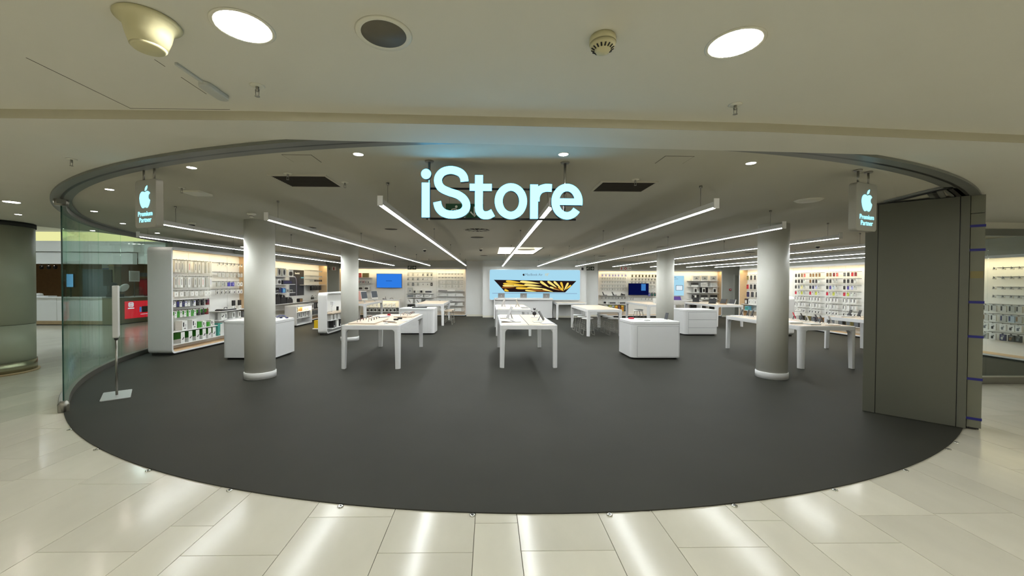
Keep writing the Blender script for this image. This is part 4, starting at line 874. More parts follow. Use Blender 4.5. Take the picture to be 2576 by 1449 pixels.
# ---- back wall, left half
S3 = Unit('back_display', 'white back wall display left of the lightbox, with blue screen', 'left back wall', 6.10, 2.34, 0.47, 0.15, (-7.20, 19.35), 0.0, -0.30)
X3 = lambda L: [round(v + 7.20, 3) for v in L]
seams(S3, [3.08, 4.62, 5.58, 5.05], 0.3, 2.25)
for z in (1.86, 1.59, 1.27): S3.shelf(0.3, 1.52, z, front=-0.42)
def put(u, x0, name, cat, label, style, X, z, w, h, d, m_, yf=-0.38, group=None): return place(u, name, cat, label, group, style, X - x0, z + 0.001, w, h, d, m_, yf=yf)
put(S3, -7.2, 'gift_box', 'box', 'red upright box on the top shelf, left back wall', 'window', -6.27, 1.86, 0.16, 0.21, 0.12, ['red', 'coral', 'paper'])
put(S3, -7.2, 'picture_box', 'box', 'dark olive framed box on the top shelf, left back wall', 'framed', -5.97, 1.86, 0.29, 0.21, 0.12, ['olive', 'olive2', 'olive'])
for i, (X, m_) in enumerate([(-6.32, 'pink'), (-6.2, 'paper'), (-6.08, 'pink'), (-5.95, 'paper'), (-5.82, 'paper')]): put(S3, -7.2, 'mug_box', 'box', '%s little box, %s from left, second shelf, left back wall' % (cname(m_), ORD[i]), 'dome', X, 1.59, 0.09, 0.11, 0.09, [m_, 'slategrey', 'greypack'], group='little boxes on the left back wall')
for i, X in enumerate([-6.2, -5.92]): put(S3, -7.2, 'device_box', 'box', 'white box with dark dot, %s one, third shelf, left back wall' % ('left' if i == 0 else 'right'), 'dome', X, 1.27, 0.24, 0.15, 0.15, ['paper', 'dark', 'greypack'], group='white device boxes')
tv = thing('blue_screen', 'wall-mounted screen showing plain bright blue with dark text', 'television', (-5.45, 19.02, 1.36))
MB().box(0, 0, 0, 1.22, 0.05, 0.69).build('case', 'black', tv, bevel=0.004); MB().box(0.012, -0.003, 0.012, 1.208, 0, 0.678).build('screen', 'tv_blue', tv); MB().box(0.4, 0.05, 0.2, 0.8, 0.18, 0.5).build('wall_bracket', 'darkgrey', tv)
mb = MB()
for k in range(8): mb.box(0.46 + k * 0.036, -0.005, 0.33, 0.46 + k * 0.036 + 0.026, -0.003, 0.355)
mb.build('lettering', 'tv_text', tv)
G4 = Unit('low_counter', 'low white counter with two lit rows of boxes under the blue screen', 'low screen counter', 1.7, 0.83, 0.42, 0.05, (-5.9, 18.86), 0.0, -0.34, liner='white', rad=0.03)
G4.shelf(0.05, 1.65, 0.46, front=-0.40); G4.shelf(0.05, 1.65, 0.25, front=-0.40)
for i in range(7): place(G4, 'pencil_box', 'box', 'white tall box, %s from left, upper row of low screen counter' % ORD[i], 'white boxes under the blue screen', 'swoosh' if i > 3 else 'slimplain', 0.2 + 0.2 * i, 0.461, 0.15, 0.2, 0.12, ['paper', 'greypack', 'greypack'])
for i in range(8): place(G4, 'camera_box', 'box', 'white box with dark gadget, %s from left, lower row of low screen counter' % ORD[i], 'gadget boxes under the blue screen', 'dome', 0.18 + 0.18 * i, 0.251, 0.14, 0.16, 0.12, ['paper', 'dark', 'greypack'])
s = thing('camera_gadget', 'small black gadget with upright stem on the low screen counter', 'gadget', (-4.9, 18.6, 0.83)); mb = MB(); mb.rod((0, 0, 0), (0, 0, 0.12), 0.01); mb.lathe([(0.05, 0), (0.05, 0.015)], 14); mb.build('stem', 'darkgrey', s); MB().box(-0.14, -0.03, 0, -0.06, 0.03, 0.03).build('case', 'black', s)
s = thing('black_band', 'black curved band lying on the low screen counter', 'gadget', (-4.62, 18.6, 0.83)); mb = MB(); mb.path([(0.08 * math.cos(R(a)), 0, 0.045 * math.sin(R(a)) + 0.008) for a in range(0, 181, 20)], 0.010); mb.build('band', 'black', s)
xs = X3([-3.93, -3.70, -3.46, -3.21, -2.99, -2.80])
row(S3, 'top hook row beside screen', xs, 2.10, 0.165, 0.10, 0.02, 'plug', 'accessory pack', ['ltgreypack', 'ltgreypack', 'paper', 'ltgreypack', 'greypack', 'greypack'], ['greypack', 'greypack', 'greypack', 'charcoal', 'charcoal', 'charcoal'])
row(S3, 'second hook row beside screen', xs, 1.88, 0.15, 0.10, 0.02, 'plug', 'accessory pack', ['ltgreypack', 'greypack', 'greypack', 'paper', 'paper', 'paper'], ['slategrey', 'slategrey', 'slategrey', 'charcoal', 'greypack', 'greypack'])
row(S3, 'third hook row beside screen', xs, 1.63, 0.165, 0.10, 0.02, 'slimplain', 'accessory pack', ['greypack', 'slategrey', 'greypack', 'paper', 'paper', 'dark'], ['dark', 'greypack', 'slategrey', 'black', 'black', 'paper'])
for z in (1.11, 0.91, 0.61): S3.shelf(3.22, 4.50, z, front=-0.40)
for i, (X, z, w, h, st, m_, nm) in enumerate([(-3.83, 1.11, 0.22, 0.27, 'framed', ['greypack', 'ltgreypack', 'slategrey'], 'large grey framed box on the first shelf'), (-3.61, 1.11, 0.1, 0.16, 'window', ['paper', 'dark', 'paper'], 'white box with dark window on the first shelf'), (-3.46, 1.11, 0.09, 0.16, 'oval', ['paper', 'greypack', 'paper'], 'white box with grey oval on the first shelf'), (-3.28, 1.11, 0.13, 0.17, 'window', ['paper', 'black', 'paper'], 'white box with black picture on the first shelf'), (-2.94, 1.11, 0.38, 0.14, 'long', ['paper', 'charcoal', 'paper'], 'long white keyboard box on the first shelf'),
    (-3.80, 0.91, 0.36, 0.14, 'window', ['greypack', 'slategrey', 'paper'], 'grey long box on the second shelf'), (-3.38, 0.91, 0.34, 0.14, 'swoosh', ['paper', 'black', 'paper'], 'left white box with black stroke on the second shelf'), (-2.97, 0.91, 0.34, 0.14, 'swoosh', ['paper', 'black', 'paper'], 'right white box with black stroke on the second shelf'),
    (-3.83, 0.61, 0.28, 0.23, 'bolt', ['paper', 'dark', 'paper'], 'left white box with dark bolt on the third shelf'), (-3.44, 0.61, 0.30, 0.23, 'bolt', ['paper', 'dark', 'paper'], 'right white box with dark bolt on the third shelf'), (-3.16, 0.61, 0.1, 0.21, 'window', ['slategrey', 'dark', 'paper'], 'slate narrow box on the third shelf'), (-3.0, 0.61, 0.1, 0.2, 'oval', ['paper', 'greypack', 'paper'], 'white narrow box on the third shelf')]):
    put(S3, -7.2, 'gadget_box', 'box', nm + ', left back wall', st, X, z, w, h, 0.12, m_)
S3.shelf(3.22, 4.50, 0.35, front=-0.40)
put(S3, -7.2, 'gadget_box', 'box', 'black and white patterned box on the lowest shelf, left back wall', 'swoosh', -3.75, 0.35, 0.4, 0.2, 0.12, ['black', 'paper', 'paper'])
xs = X3([-2.44, -2.26, -2.10, -1.95, -1.80, -1.64, -1.49, -1.32])
for i, (zt, h) in enumerate(((2.07, 0.07), (1.90, 0.07), (1.74, 0.17), (1.55, 0.17))):
    row(S3, '%s hook row at corner' % ORD[i], xs, zt, h, 0.075, 0.02, 'tiny' if i < 2 else 'slimplain', 'hook tag' if i < 2 else 'thin pack', ['paper'] if i < 2 else ['ltgreypack', 'paper'], ['slategrey'] if i < 2 else ['greypack'])
for z in (1.225, 0.98, 0.74, 0.525, 0.26): S3.shelf(4.68, 5.98, z, front=-0.40)
for k, (z, lst) in enumerate(((1.225, [(-2.25, 0.42, 0.03, 'dark'), (-1.45, 0.42, 0.05, 'greypack')]), (0.98, [(-2.24, 0.46, 0.11, 'ltgreypack'), (-1.81, 0.32, 0.11, 'paper'), (-1.43, 0.32, 0.11, 'paper')]), (0.74, [(-2.4, 0.1, 0.02, 'slategrey'), (-1.85, 0.12, 0.02, 'slategrey')]), (0.525, [(-2.3, 0.3, 0.13, 'ltgreypack'), (-1.8, 0.3, 0.13, 'ltgreypack'), (-1.42, 0.25, 0.13, 'paper')]), (0.26, [(-2.25, 0.3, 0.13, 'ltgreypack'), (-1.85, 0.3, 0.13, 'paper'), (-1.5, 0.3, 0.13, 'paper')]))):
    for i, (X, w, h, m_) in enumerate(lst):
        put(S3, -7.2, 'flat_box', 'box', '%s flat box, %s from left, %s shelf by the corner, left back wall' % (cname(m_), ORD[i], ORD[k]), 'window' if h > 0.06 else 'box', X, z, w, h, 0.14, [m_, 'paper', 'greypack'] if h > 0.06 else [m_], group='flat boxes on the corner shelves')

# ---- back wall, right half
S4 = Unit('back_display', 'white back wall display right of the lightbox, with dark screen', 'right back wall', 6.10, 2.29, 0.47, 0.15, (5.25, 19.35), 0.0, -0.30)
X4 = lambda L: [round(v - 5.25, 3) for v in L]
seams(S4, [1.58, 3.2, 3.75], 0.3, 2.2)
row(S4, 'top left hook row', X4([5.53, 5.70, 5.88, 6.04, 6.17, 6.32, 6.50, 6.67]), 2.08, 0.12, 0.085, 0.02, 'slimplain', 'cable pack', ['palepurple'], ['purple'])
xs = X4([5.53, 5.65, 5.77, 5.89, 6.03, 6.15, 6.29, 6.42, 6.55, 6.65])
for i, zt in enumerate((1.91, 1.74, 1.55, 1.39)):
    row(S4, '%s left hook row' % ORD[i + 1], xs, zt, 0.10, 0.065, 0.02, 'tiny' if i < 2 else 'slimplain', 'hook tag' if i < 2 else 'thin pack', ['ltgreypack'], ['greypack'] if i < 2 else ['slategrey', 'greypack'])
for z in (1.04, 0.615, 0.27): S4.shelf(0.14, 1.48, z, front=-0.40)
for i, (X, nm) in enumerate([(5.62, 'black folding laptop stand'), (6.09, 'small black folding laptop stand')]):
    s = thing('laptop_stand', nm + ' on the right back wall shelf', 'stand', (X, 19.0, 1.041)); mb = MB(); mb.prism([(-0.06, 0.0), (0.12, 0.0), (0.12, 0.025), (-0.02, 0.03), (-0.09, 0.17), (-0.11, 0.165), (-0.05, 0.03)], -0.06, 0.06, 'y'); mb.build('frame', 'black', s)
s = thing('dock_station', 'low wedge-shaped black dock on the right back wall shelf', 'dock', (6.52, 19.0, 1.041)); mb = MB(); mb.prism([(-0.11, 0), (0.1, 0), (0.09, 0.05), (-0.04, 0.07), (-0.07, 0.11), (-0.08, 0.05)], -0.06, 0.06, 'y'); mb.build('body', 'black', s)
row(S4, 'row under left shelf', X4([5.51, 5.70, 5.86, 6.05, 6.20, 6.33, 6.50, 6.65]), 0.98, 0.11, 0.08, 0.02, 'plug', 'adapter pack', ['ltgreypack'], ['dark', 'dark', 'slategrey', 'slategrey', 'slategrey', 'dark', 'dark', 'dark'])
put(S4, 5.25, 'gadget_box', 'box', 'white box with black gadget on the middle shelf, right back wall', 'window', 5.63, 0.615, 0.16, 0.16, 0.12, ['paper', 'black', 'slategrey'])
put(S4, 5.25, 'keyboard_box', 'box', 'left long dark keyboard box on the middle shelf, right back wall', 'long', 6.01, 0.615, 0.36, 0.11, 0.12, ['ltgreypack', 'charcoal', 'paper'])
put(S4, 5.25, 'keyboard_box', 'box', 'right long dark keyboard box on the middle shelf, right back wall', 'long', 6.50, 0.615, 0.34, 0.11, 0.12, ['ltgreypack', 'dark', 'paper'])
for i, (X, m_) in enumerate([(5.69, 'paper'), (5.91, 'lime'), (6.05, 'greypack'), (6.2, 'yellow'), (6.34, 'darkred'), (6.5, 'yellow'), (6.63, 'dark')]):
    put(S4, 5.25, 'toy_box', 'box', '%s upright box, %s from left, lowest left shelf, right back wall' % (cname(m_), ORD[i]), 'window', X, 0.27, 0.12, 0.28, 0.12, [m_, 'orange' if m_ == 'yellow' else 'slategrey', 'paper'], group='upright boxes on the lowest left shelf')
row(S4, 'top right hook row', X4([7.0, 7.18, 7.35, 7.51, 7.68, 7.84, 8.0, 8.15]), 2.06, 0.12, 0.07, 0.02, 'slimplain', 'dark pack', ['dark'], ['olive2'])
row(S4, 'second right hook row', X4([6.99, 7.17, 7.34, 7.5, 7.66, 7.81, 7.96, 8.12]), 1.89, 0.115, 0.10, 0.02, 'plug', 'adapter pack', ['ltgreypack'], ['dark', 'dark', 'dark', 'slategrey', 'slategrey', 'charcoal'])
row(S4, 'third right hook row', X4([6.99, 7.17, 7.34, 7.5, 7.66, 7.92, 8.09]), 1.72, 0.12, 0.09, 0.02, 'cable', 'cable pack', ['ltgreypack'], ['slategrey', 'slategrey', 'slategrey', 'blue', 'slategrey', 'black', 'black'])
row(S4, 'fourth right hook row', X4([7.93, 8.10]), 1.52, 0.10, 0.09, 0.02, 'slimplain', 'thin pack', ['ltgreypack'], ['greypack'])
row(S4, 'fifth right hook row', X4([7.93, 8.10]), 1.37, 0.12, 0.09, 0.02, 'slimplain', 'thin pack', ['paper'], ['greypack'])
row(S4, 'pouch hook row', X4([7.84, 7.98, 8.12]), 1.18, 0.17, 0.10, 0.04, 'plug', 'pouch pack', ['royal', 'dark', 'dark'], ['lilac', 'teal', 'teal'])
row(S4, 'lowest right hook row', X4([6.96, 7.06, 7.5, 7.69, 7.84, 7.99, 8.14]), 0.93, 0.13, 0.08, 0.02, 'cable', 'cable pack', ['paper'], ['dark', 'black', 'greypack', 'charcoal', 'charcoal', 'dark', 'greypack'])
tv = thing('dark_screen', 'dark navy wall screen with a blue reflection', 'television', (6.77, 18.92, 1.06))
MB().box(0, 0, 0, 0.99, 0.05, 0.575).build('case', 'black', tv, bevel=0.004); MB().box(0.012, -0.003, 0.012, 0.978, 0, 0.563).build('screen', 'tv_navy', tv); MB().box(0.62, -0.005, 0.22, 0.84, -0.003, 0.545).build('painted_reflection', 'tv_sky', tv); MB().box(0.4, 0.05, 0.2, 0.6, 0.28, 0.4).build('wall_bracket', 'darkgrey', tv)  # the blue reflection is a glowing patch painted onto the screen
lb = thing('lit_panel', 'pale blue lit tablet poster on the right back wall', 'lightbox', (8.75, 19.15, 1.03))
MB().box(0, 0, 0, 0.86, 0.05, 1.0).build('case', 'white', lb, bevel=0.003); MB().box(0.01, -0.004, 0.01, 0.85, 0, 0.99).build('lit_face', 'lightbox', lb)
mb = MB(); mb.ring(rrect(0.44, 0.26, 0.80, 0.52, 0.02, 3), rrect(0.465, 0.28, 0.775, 0.495, 0.015, 3), -0.007, -0.004, 'y'); mb.build('tablet_print', 'lb_grey', lb); MB().box(0.466, -0.006, 0.281, 0.774, -0.004, 0.494).build('tablet_print', 'lb_white', lb)
mb = MB(); mb.box(0.36, -0.006, 0.90, 0.46, -0.004, 0.92); mb.box(0.38, -0.006, 0.82, 0.56, -0.004, 0.835); mb.build('lettering', 'lb_grey', lb)
for z in (1.775, 1.49, 1.19, 0.875): S4.shelf(4.52, 5.96, z, front=-0.44)
for i, (X, m_) in enumerate([(10.12, 'ltgreypack'), (10.53, 'greypack'), (10.96, 'ltgreypack')]): put(S4, 5.25, 'picture_box', 'box', '%s framed box, %s from left, top shelf by the corner, right back wall' % (cname(m_), ORD[i]), 'framed', X, 1.775, 0.34, 0.25, 0.12, ['paper', m_, 'slategrey'], group='framed boxes')
put(S4, 5.25, 'keyboard_box', 'box', 'white box with dark upper half on the second corner shelf, right back wall', 'duo', 10.07, 1.49, 0.3, 0.19, 0.12, ['paper', 'dark', 'paper'])
put(S4, 5.25, 'book_box', 'box', 'left plain white flat box on the second corner shelf, right back wall', 'window', 10.5, 1.49, 0.3, 0.19, 0.12, ['paper', 'ltgreypack', 'greypack'])
put(S4, 5.25, 'book_box', 'box', 'right plain white flat box on the second corner shelf, right back wall', 'window', 10.98, 1.49, 0.3, 0.19, 0.12, ['paper', 'ltgreypack', 'greypack'])
put(S4, 5.25, 'black_bag_box', 'box', 'black wide box behind the white bags, third corner shelf, right back wall', 'box', 10.58, 1.19, 0.36, 0.24, 0.1, ['black'], yf=-0.27)
for i, X in enumerate([10.09, 10.5, 11.03]): put(S4, 5.25, 'mouse_pack', 'pack', 'white pack with black mouse, %s from left, third corner shelf, right back wall' % ORD[i], 'dome', X, 1.19, 0.14, 0.25, 0.06, ['paper', 'black', 'greypack'], group='white mouse packs')
s = put(S4, 5.25, 'laptop_sleeve', 'bag', 'dark laptop bag with white tag on the fourth corner shelf, right back wall', 'window', 10.1, 0.875, 0.34, 0.21, 0.06, ['softblack', 'black', 'paper']); 
MB().box(-0.06, -0.006, 0.08, 0.03, -0.001, 0.19).build('swing_tag', 'paper', s)
put(S4, 5.25, 'laptop_sleeve', 'bag', 'dark laptop sleeve over white box, middle of fourth corner shelf, right back wall', 'duo', 10.53, 0.875, 0.32, 0.21, 0.06, ['paper', 'dark', 'black'])
put(S4, 5.25, 'laptop_sleeve', 'bag', 'dark laptop sleeve over white box, right of fourth corner shelf, right back wall', 'duo', 11.0, 0.875, 0.32, 0.21, 0.06, ['paper', 'dark', 'black'])
S4.shelf(3.55, 5.96, 0.38, front=-0.40)
for i, (X, w, m_) in enumerate([(9.05, 0.1, 'paper'), (9.2, 0.1, 'paper'), (9.38, 0.14, 'paper'), (9.58, 0.14, 'paper'), (10.01, 0.3, 'black'), (10.52, 0.3, 'black'), (10.97, 0.32, 'black')]):
    put(S4, 5.25, 'low_box', 'box', '%s upright box, %s from left, lowest right shelf, right back wall' % (cname(m_), ORD[i]), 'window', X, 0.38, w, 0.22, 0.12, [m_, 'dark' if m_ == 'black' else 'ltgreypack', 'greypack'], group='boxes on the lowest right shelf')
wd = thing('wall_desk', 'white wall desk ledge under the lit tablet poster', 'desk', (8.55, 18.85, 0)); MB().box(0, -0.42, 0.80, 1.6, 0.0, 0.84).build('top', 'white', wd, bevel=0.004)
for x in (0.02, 1.52): MB().box(x, -0.4, 0.009, x + 0.06, -0.02, 0.80).build('side_panel', 'white', wd)
s = thing('purple_keyboard', 'bright purple angled keyboard tablet on the wall desk', 'tablet', (8.98, 18.6, 0.842)); mb = MB(); mb.prism([(-0.05, 0.0), (0.04, 0.17), (0.052, 0.165), (-0.035, 0.0)], -0.2, 0.2, 'x'); mb.build('screen', 'deeppurple', s); MB().box(-0.2, -0.14, 0.0, 0.2, -0.04, 0.008).build('base', 'darkgrey', s)

# ---- right wall with phone cases
S5 = Unit('case_wall', 'long white lit right wall display hung with phone cases', 'right case wall', 9.85, 2.30, 0.50, 0.15, (11.75, 17.45), -PI / 2, -0.30)
X5 = lambda L: [round(17.45 - v, 3) for v in L]
seams(S5, X5([16.2, 14.75, 13.9, 13.2, 12.56, 11.75, 11.0, 10.2, 9.4]), 0.3, 2.22)
gx = [[14.43, 14.29, 14.15, 14.03], [13.77, 13.65, 13.52, 13.39], [13.07, 12.95, 12.82, 12.70], [12.43, 12.30, 12.16, 12.05]]
gn = ['far bay', 'second bay', 'third bay', 'near bay']
cols = {0: [['dark', 'dark', 'brown', 'coral'], ['brown', 'brown', 'brown', 'brown'], ['brown', 'brown', 'darkred', 'coral'], ['slategrey', 'dark', 'red', 'darkred']],
        1: [['dark', 'dark', 'dark', 'clear'], ['brown', 'dark', 'dark', 'clear'], ['dark', 'dark', 'greypack', 'greypack'], ['dark', 'dark', 'dark', 'ltgreypack']],
        2: [['dark', 'slategrey', 'straw', 'greypack'], ['dark', 'navy', 'lilac', 'greypack'], ['dark', 'purple', 'ltblue', 'greypack'], ['dark', 'purple', 'lilac', 'greypack']],
        3: [['crimson', 'clear', 'lime', 'greypack'], ['crimson', 'ltgreypack', 'lime', 'ltgreypack'], ['crimson', 'ltgreypack', 'lime', 'ltgreypack'], ['crimson', 'lime', 'clear', 'ltgreypack']]}
for b in range(4):
    for r_, (zt, h) in enumerate(((2.04, 0.15), (1.82, 0.145), (1.605, 0.14), (1.395, 0.14))):
        row(S5, '%s row of %s' % (ORD[r_], gn[b]), X5(gx[b]), zt, h, 0.085, 0.02, 'case', 'phone case', ['paper'], cols[r_][b], 'dark', name='phone_case_pack')
    for r_, zt in enumerate((1.19, 0.97, 0.76)):
        row(S5, '%s row of %s' % (ORD[r_ + 4], gn[b]), X5(gx[b]), zt, 0.15, 0.09, 0.03, 'plug' if r_ == 2 else 'cable', 'cable pack', ['paper'], ['dark', 'slategrey', 'black', 'dark'] if r_ != 1 else ['black', 'ltgreypack', 'slategrey', 'greypack'])
xs = X5([17.16, 16.93, 16.69, 16.47])
row(S5, 'top row at far end', xs, 2.04, 0.24, 0.13, 0.03, 'case', 'tablet cover', ['paper'], ['olive2', 'charcoal', 'charcoal', 'dark'], 'dark', name='tablet_cover_pack')
row(S5, 'second row at far end', xs, 1.65, 0.25, 0.15, 0.03, 'case', 'tablet cover', ['paper'], ['red', 'charcoal', 'black', 'black'], 'dark', name='tablet_cover_pack')
row(S5, 'third row at far end', X5([17.13, 16.84, 16.54]), 1.33, 0.28, 0.19, 0.03, 'case', 'tablet cover', ['paper'], ['navy', 'charcoal', 'black'], 'dark', name='tablet_cover_pack')
S5.shelf(0.06, 1.3, 0.74, front=-0.44); S5.shelf(0.06, 1.3, 0.47, front=-0.44)
for i, (Y, m_) in enumerate([(17.14, ['dark', 'paper', 'coral']), (16.9, ['paper', 'charcoal', 'greypack']), (16.72, ['paper', 'greypack', 'greypack']), (16.53, ['paper', 'charcoal', 'greypack'])]): place(S5, 'stylus_box', 'box', '%s box, %s from left, shelf at far end of right case wall' % (cname(m_[0]), ORD[i]), 'far end shelf boxes', 'dome' if i == 0 else 'slimplain', 17.45 - Y, 0.741, 0.17, 0.24, 0.1, m_, yf=-0.38)
place(S5, 'cyan_box', 'box', 'light blue box on the low shelf, far end of right case wall', None, 'window', 17.45 - 17.08, 0.471, 0.26, 0.19, 0.12, ['cyan', 'teal', 'paper'], yf=-0.38)
S5.shelf(2.9, 6.4, 0.32, front=-0.42)
for i in range(12):
    m_ = ['paper', 'dark', 'olive2', 'charcoal', 'brown', 'paper'][i % 6]
    place(S5, 'book_box', 'box', '%s low box, %s from left, bottom shelf of right case wall' % (cname(m_), ORD[i]), 'low boxes on the bottom shelf', 'window', 3.1 + 0.27 * i, 0.321, 0.16, 0.17, 0.12, [m_, 'slategrey', 'paper'], yf=-0.38)
G2 = Unit('low_gondola', 'low white gondola with rounded ends behind the right front column', 'low right gondola', 0.75, 1.25, 0.27, 0.135, (9.47, 12.72), -PI / 2, -0.20, liner='white', rad=0.11, led=False)
MB().box(0.06, -0.34, 0.655, 0.70, -0.14, 0.70).build('shelf', 'wood', G2.e, bevel=0.004); G2.shelf(0.06, 0.70, 0.46, front=-0.32); G2.shelf(0.06, 0.70, 0.21, front=-0.32)
MB().box(0.06, -0.13, 0.78, 0.70, 0.30, 0.82).build('shelf', 'white', G2.e, bevel=0.004)
# bay seen through the right-hand glass
for r_, zt in enumerate((2.04, 1.83, 1.60, 1.41)): row(S5, '%s peg row behind glass' % ORD[r_], X5([8.69, 8.53, 8.39, 8.26, 8.12]), zt, 0.06, 0.06, 0.02, 'tiny', 'peg tag', ['ltgreypack'], ['slategrey'])
for r_, (zt, m_, p_) in enumerate(((1.20, ['ltgreypack', 'ltgreypack', 'ltgreypack', 'greypack', 'ltgreypack'], ['dark', 'black', 'black', 'black']), (0.98, ['ltgreypack', 'paper', 'greypack', 'ltblue', 'greypack'], ['brown', 'dark', 'navy', 'navy']), (0.78, ['paper'], ['slategrey', 'dark']), (0.56, ['greypack', 'paper', 'navy', 'dark', 'dark'], ['slategrey', 'dark', 'greypack', 'brown']))):
    row(S5, '%s pack row behind glass' % ORD[r_], X5([8.83, 8.69, 8.52, 8.38, 8.26]), zt, 0.16, 0.10, 0.03, 'cable' if r_ < 2 else 'plug', 'cable pack', m_, p_)
# ------------------------------------------------------------------ tables
def quarter(cx, cy, r, a0, n=5): return [(cx + r * math.cos(R(a0 + 90.0 * i / n)), cy + r * math.sin(R(a0 + 90.0 * i / n))) for i in range(n + 1)]
def table(x0, y0, x1, y1, label, h=0.835, slit=False, name='display_table', group='white display tables'):
    t = thing(name, label, 'table', ((x0 + x1) / 2, (y0 + y1) / 2, 0), 0, group)
    W, L = (x1 - x0) / 2, (y1 - y0) / 2; ap = 0.085; lw = 0.10
    mb = MB(); mb.prism(rrect(-W, -L, W, L, 0.06, 6), h - ap, h - 0.006); mb.build('top_frame', 'satin', t, bevel=0.004)
    if slit:
        MB().box(-W + 0.05, -L + 0.05, h - 0.006, -0.008, L - 0.05, h).build('wood_top', 'wood', t); MB().box(0.008, -L + 0.05, h - 0.006, W - 0.05, L - 0.05, h).build('wood_top', 'wood', t)
        MB().box(-0.008, -L + 0.05, h - 0.006, 0.008, L - 0.05, h - 0.004).build('cable_slit', 'darkgrey', t)
    else:
        mb = MB(); mb.prism(rrect(-W + 0.045, -L + 0.045, W - 0.045, L - 0.045, 0.03, 4), h - 0.006, h); mb.build('wood_top', 'wood', t)
    for sx_ in (-1, 1):
        for sy_ in (-1, 1):
            mb = MB(); r = 0.06
            P = [(0, 0), (lw, 0), (lw, lw), (0, lw)]
            pts = quarter(r, r, r, 180) + [(lw, 0.0), (lw, lw), (0.0, lw)]
            def tr(p): return (sx_ * (-W + p[0]) * -1 if False else (-W + p[0] if sx_ < 0 else W - p[0]), (-L + p[1] if sy_ < 0 else L - p[1]))
            def sc_(p, k): return (p[0] * (1 if p[0] < lw * 0.6 else k), p[1] * (1 if p[1] < lw * 0.6 else k))
            top_ = [tr(p) for p in pts]; bot = [tr(sc_(p, 0.82)) for p in pts]; n = len(pts)
            vs = [(x, y, 0.009) for x, y in bot] + [(x, y, h - ap) for x, y in top_]
            mb.add(vs, [(i, (i + 1) % n, n + (i + 1) % n, n + i) for i in range(n)]); mb.add(vs, [tuple(range(n)), tuple(range(2 * n - 1, n - 1, -1))])
            f = 0.07       # fillets between leg and apron
            fp = [(lw, h - ap), (lw + f, h - ap)] + [(lw + f - f * math.sin(R(a)), h - ap - f + f * math.cos(R(a))) for a in (18, 36, 54, 72, 90)]
            ya, yb = (-L, -L + lw) if sy_ < 0 else (L - lw, L)
            mb.prism([((-W + u) if sx_ < 0 else (W - u), v) for u, v in fp], ya + (0.02 if sy_ < 0 else 0), yb - (0.02 if sy_ > 0 else 0), 'y')
            xa, xb = (-W, -W + lw) if sx_ < 0 else (W - lw, W)
            mb.prism([((-L + u) if sy_ < 0 else (L - u), v) for u, v in fp], xa + (0.02 if sx_ < 0 else 0), xb - (0.02 if sx_ > 0 else 0), 'x')
            mb.build('leg', 'satin', t)
    return t
table(-2.79, 7.38, -1.68, 10.0, 'white display table with wood top holding watch bands, front left')
table(0.21, 7.48, 1.32, 9.95, 'white display table with slit wood top, front centre', slit=True)
table(0.21, 11.95, 1.30, 14.4, 'white display table with slit wood top behind the front centre table', slit=True)
table(3.0, 11.9, 4.08, 14.35, 'white table with wood top and stools, right of centre')
table(-2.80, 14.76, -1.71, 17.2, 'white table with wood top at the back left of centre, with stools')
table(6.02, 14.75, 7.1, 17.2, 'high white table with stools before the dark screen')
table(8.58, 14.65, 9.65, 17.1, 'white tablet table before the service door')
table(6.0, 7.42, 7.1, 9.85, 'white phone table partly behind the right front column')
table(8.55, 7.42, 9.6, 9.86, 'white phone table beside the right case wall')
table(-5.72, 14.8, -4.64, 17.2, 'white computer table behind the left back column')

# ------------------------------------------------------------------ islands
def island(x0, y0, x1, y1, label, kind, h=0.82):
    t = thing('display_island', label, 'display island', ((x0 + x1) / 2, (y0 + y1) / 2, 0), 0, 'white display islands')
    W, L = (x1 - x0) / 2, (y1 - y0) / 2
    mb = MB(); mb.prism(rrect(-W, -L, W, L, 0.10, 8), 0.05, h - 0.062); mb.build('body', 'satin', t)
    mb = MB(); mb.prism(rrect(-W, -L, W, L, 0.10, 8), h - 0.058, h - 0.008); mb.build('top_band', 'satin', t, bevel=0.003)
    mb = MB(); mb.prism(rrect(-W + 0.015, -L + 0.015, W - 0.015, L - 0.015, 0.09, 8), h - 0.008, h); mb.build('top', 'white', t)
    mb = MB(); mb.prism(rrect(-W + 0.05, -L + 0.05, W - 0.05, L - 0.05, 0.08, 6), 0.009, 0.05); mb.build('plinth', 'plinth', t)
    a, b = -W + 0.13, W - 0.06
    if kind == 'door':
        MB().box(a, -L - 0.006, 0.07, b, -L + 0.01, h - 0.10).build('door', 'satin', t, bevel=0.002); MB().box(a - 0.005, -L - 0.001, 0.065, b + 0.005, -L + 0.01, h - 0.094).build('door_gap', 'slategrey', t)
    elif kind == 'drawers':
        for z0, z1 in ((0.07, 0.25), (0.258, 0.50), (0.508, h - 0.08)): MB().box(a, -L - 0.006, z0, b, -L + 0.01, z1).build('drawer', 'satin', t, bevel=0.002)
        MB().box(a - 0.005, -L - 0.001, 0.066, b + 0.005, -L + 0.01, h - 0.074).build('drawer_gap', 'slategrey', t)
    elif kind == 'strip':
        for z0, z1 in ((0.07, 0.30), (0.308, 0.53), (0.538, h - 0.08)): MB().box(-W + 0.1, -L - 0.006, z0, W - 0.24, -L + 0.01, z1).build('drawer', 'satin', t, bevel=0.002)
        MB().box(W - 0.22, -L - 0.006, 0.07, W - 0.12, -L + 0.01, h - 0.08).build('side_strip', 'satin', t, bevel=0.002)
    return t
island(3.05, 8.32, 4.13, 9.20, 'white display island with rounded corner and a door, front right', 'door')
island(6.12, 12.15, 7.19, 13.0, 'white display island with drawers, behind the right back column', 'drawers')
island(-2.84, 12.28, -1.72, 13.1, 'white display island with drawers, behind the watch table', 'strip')
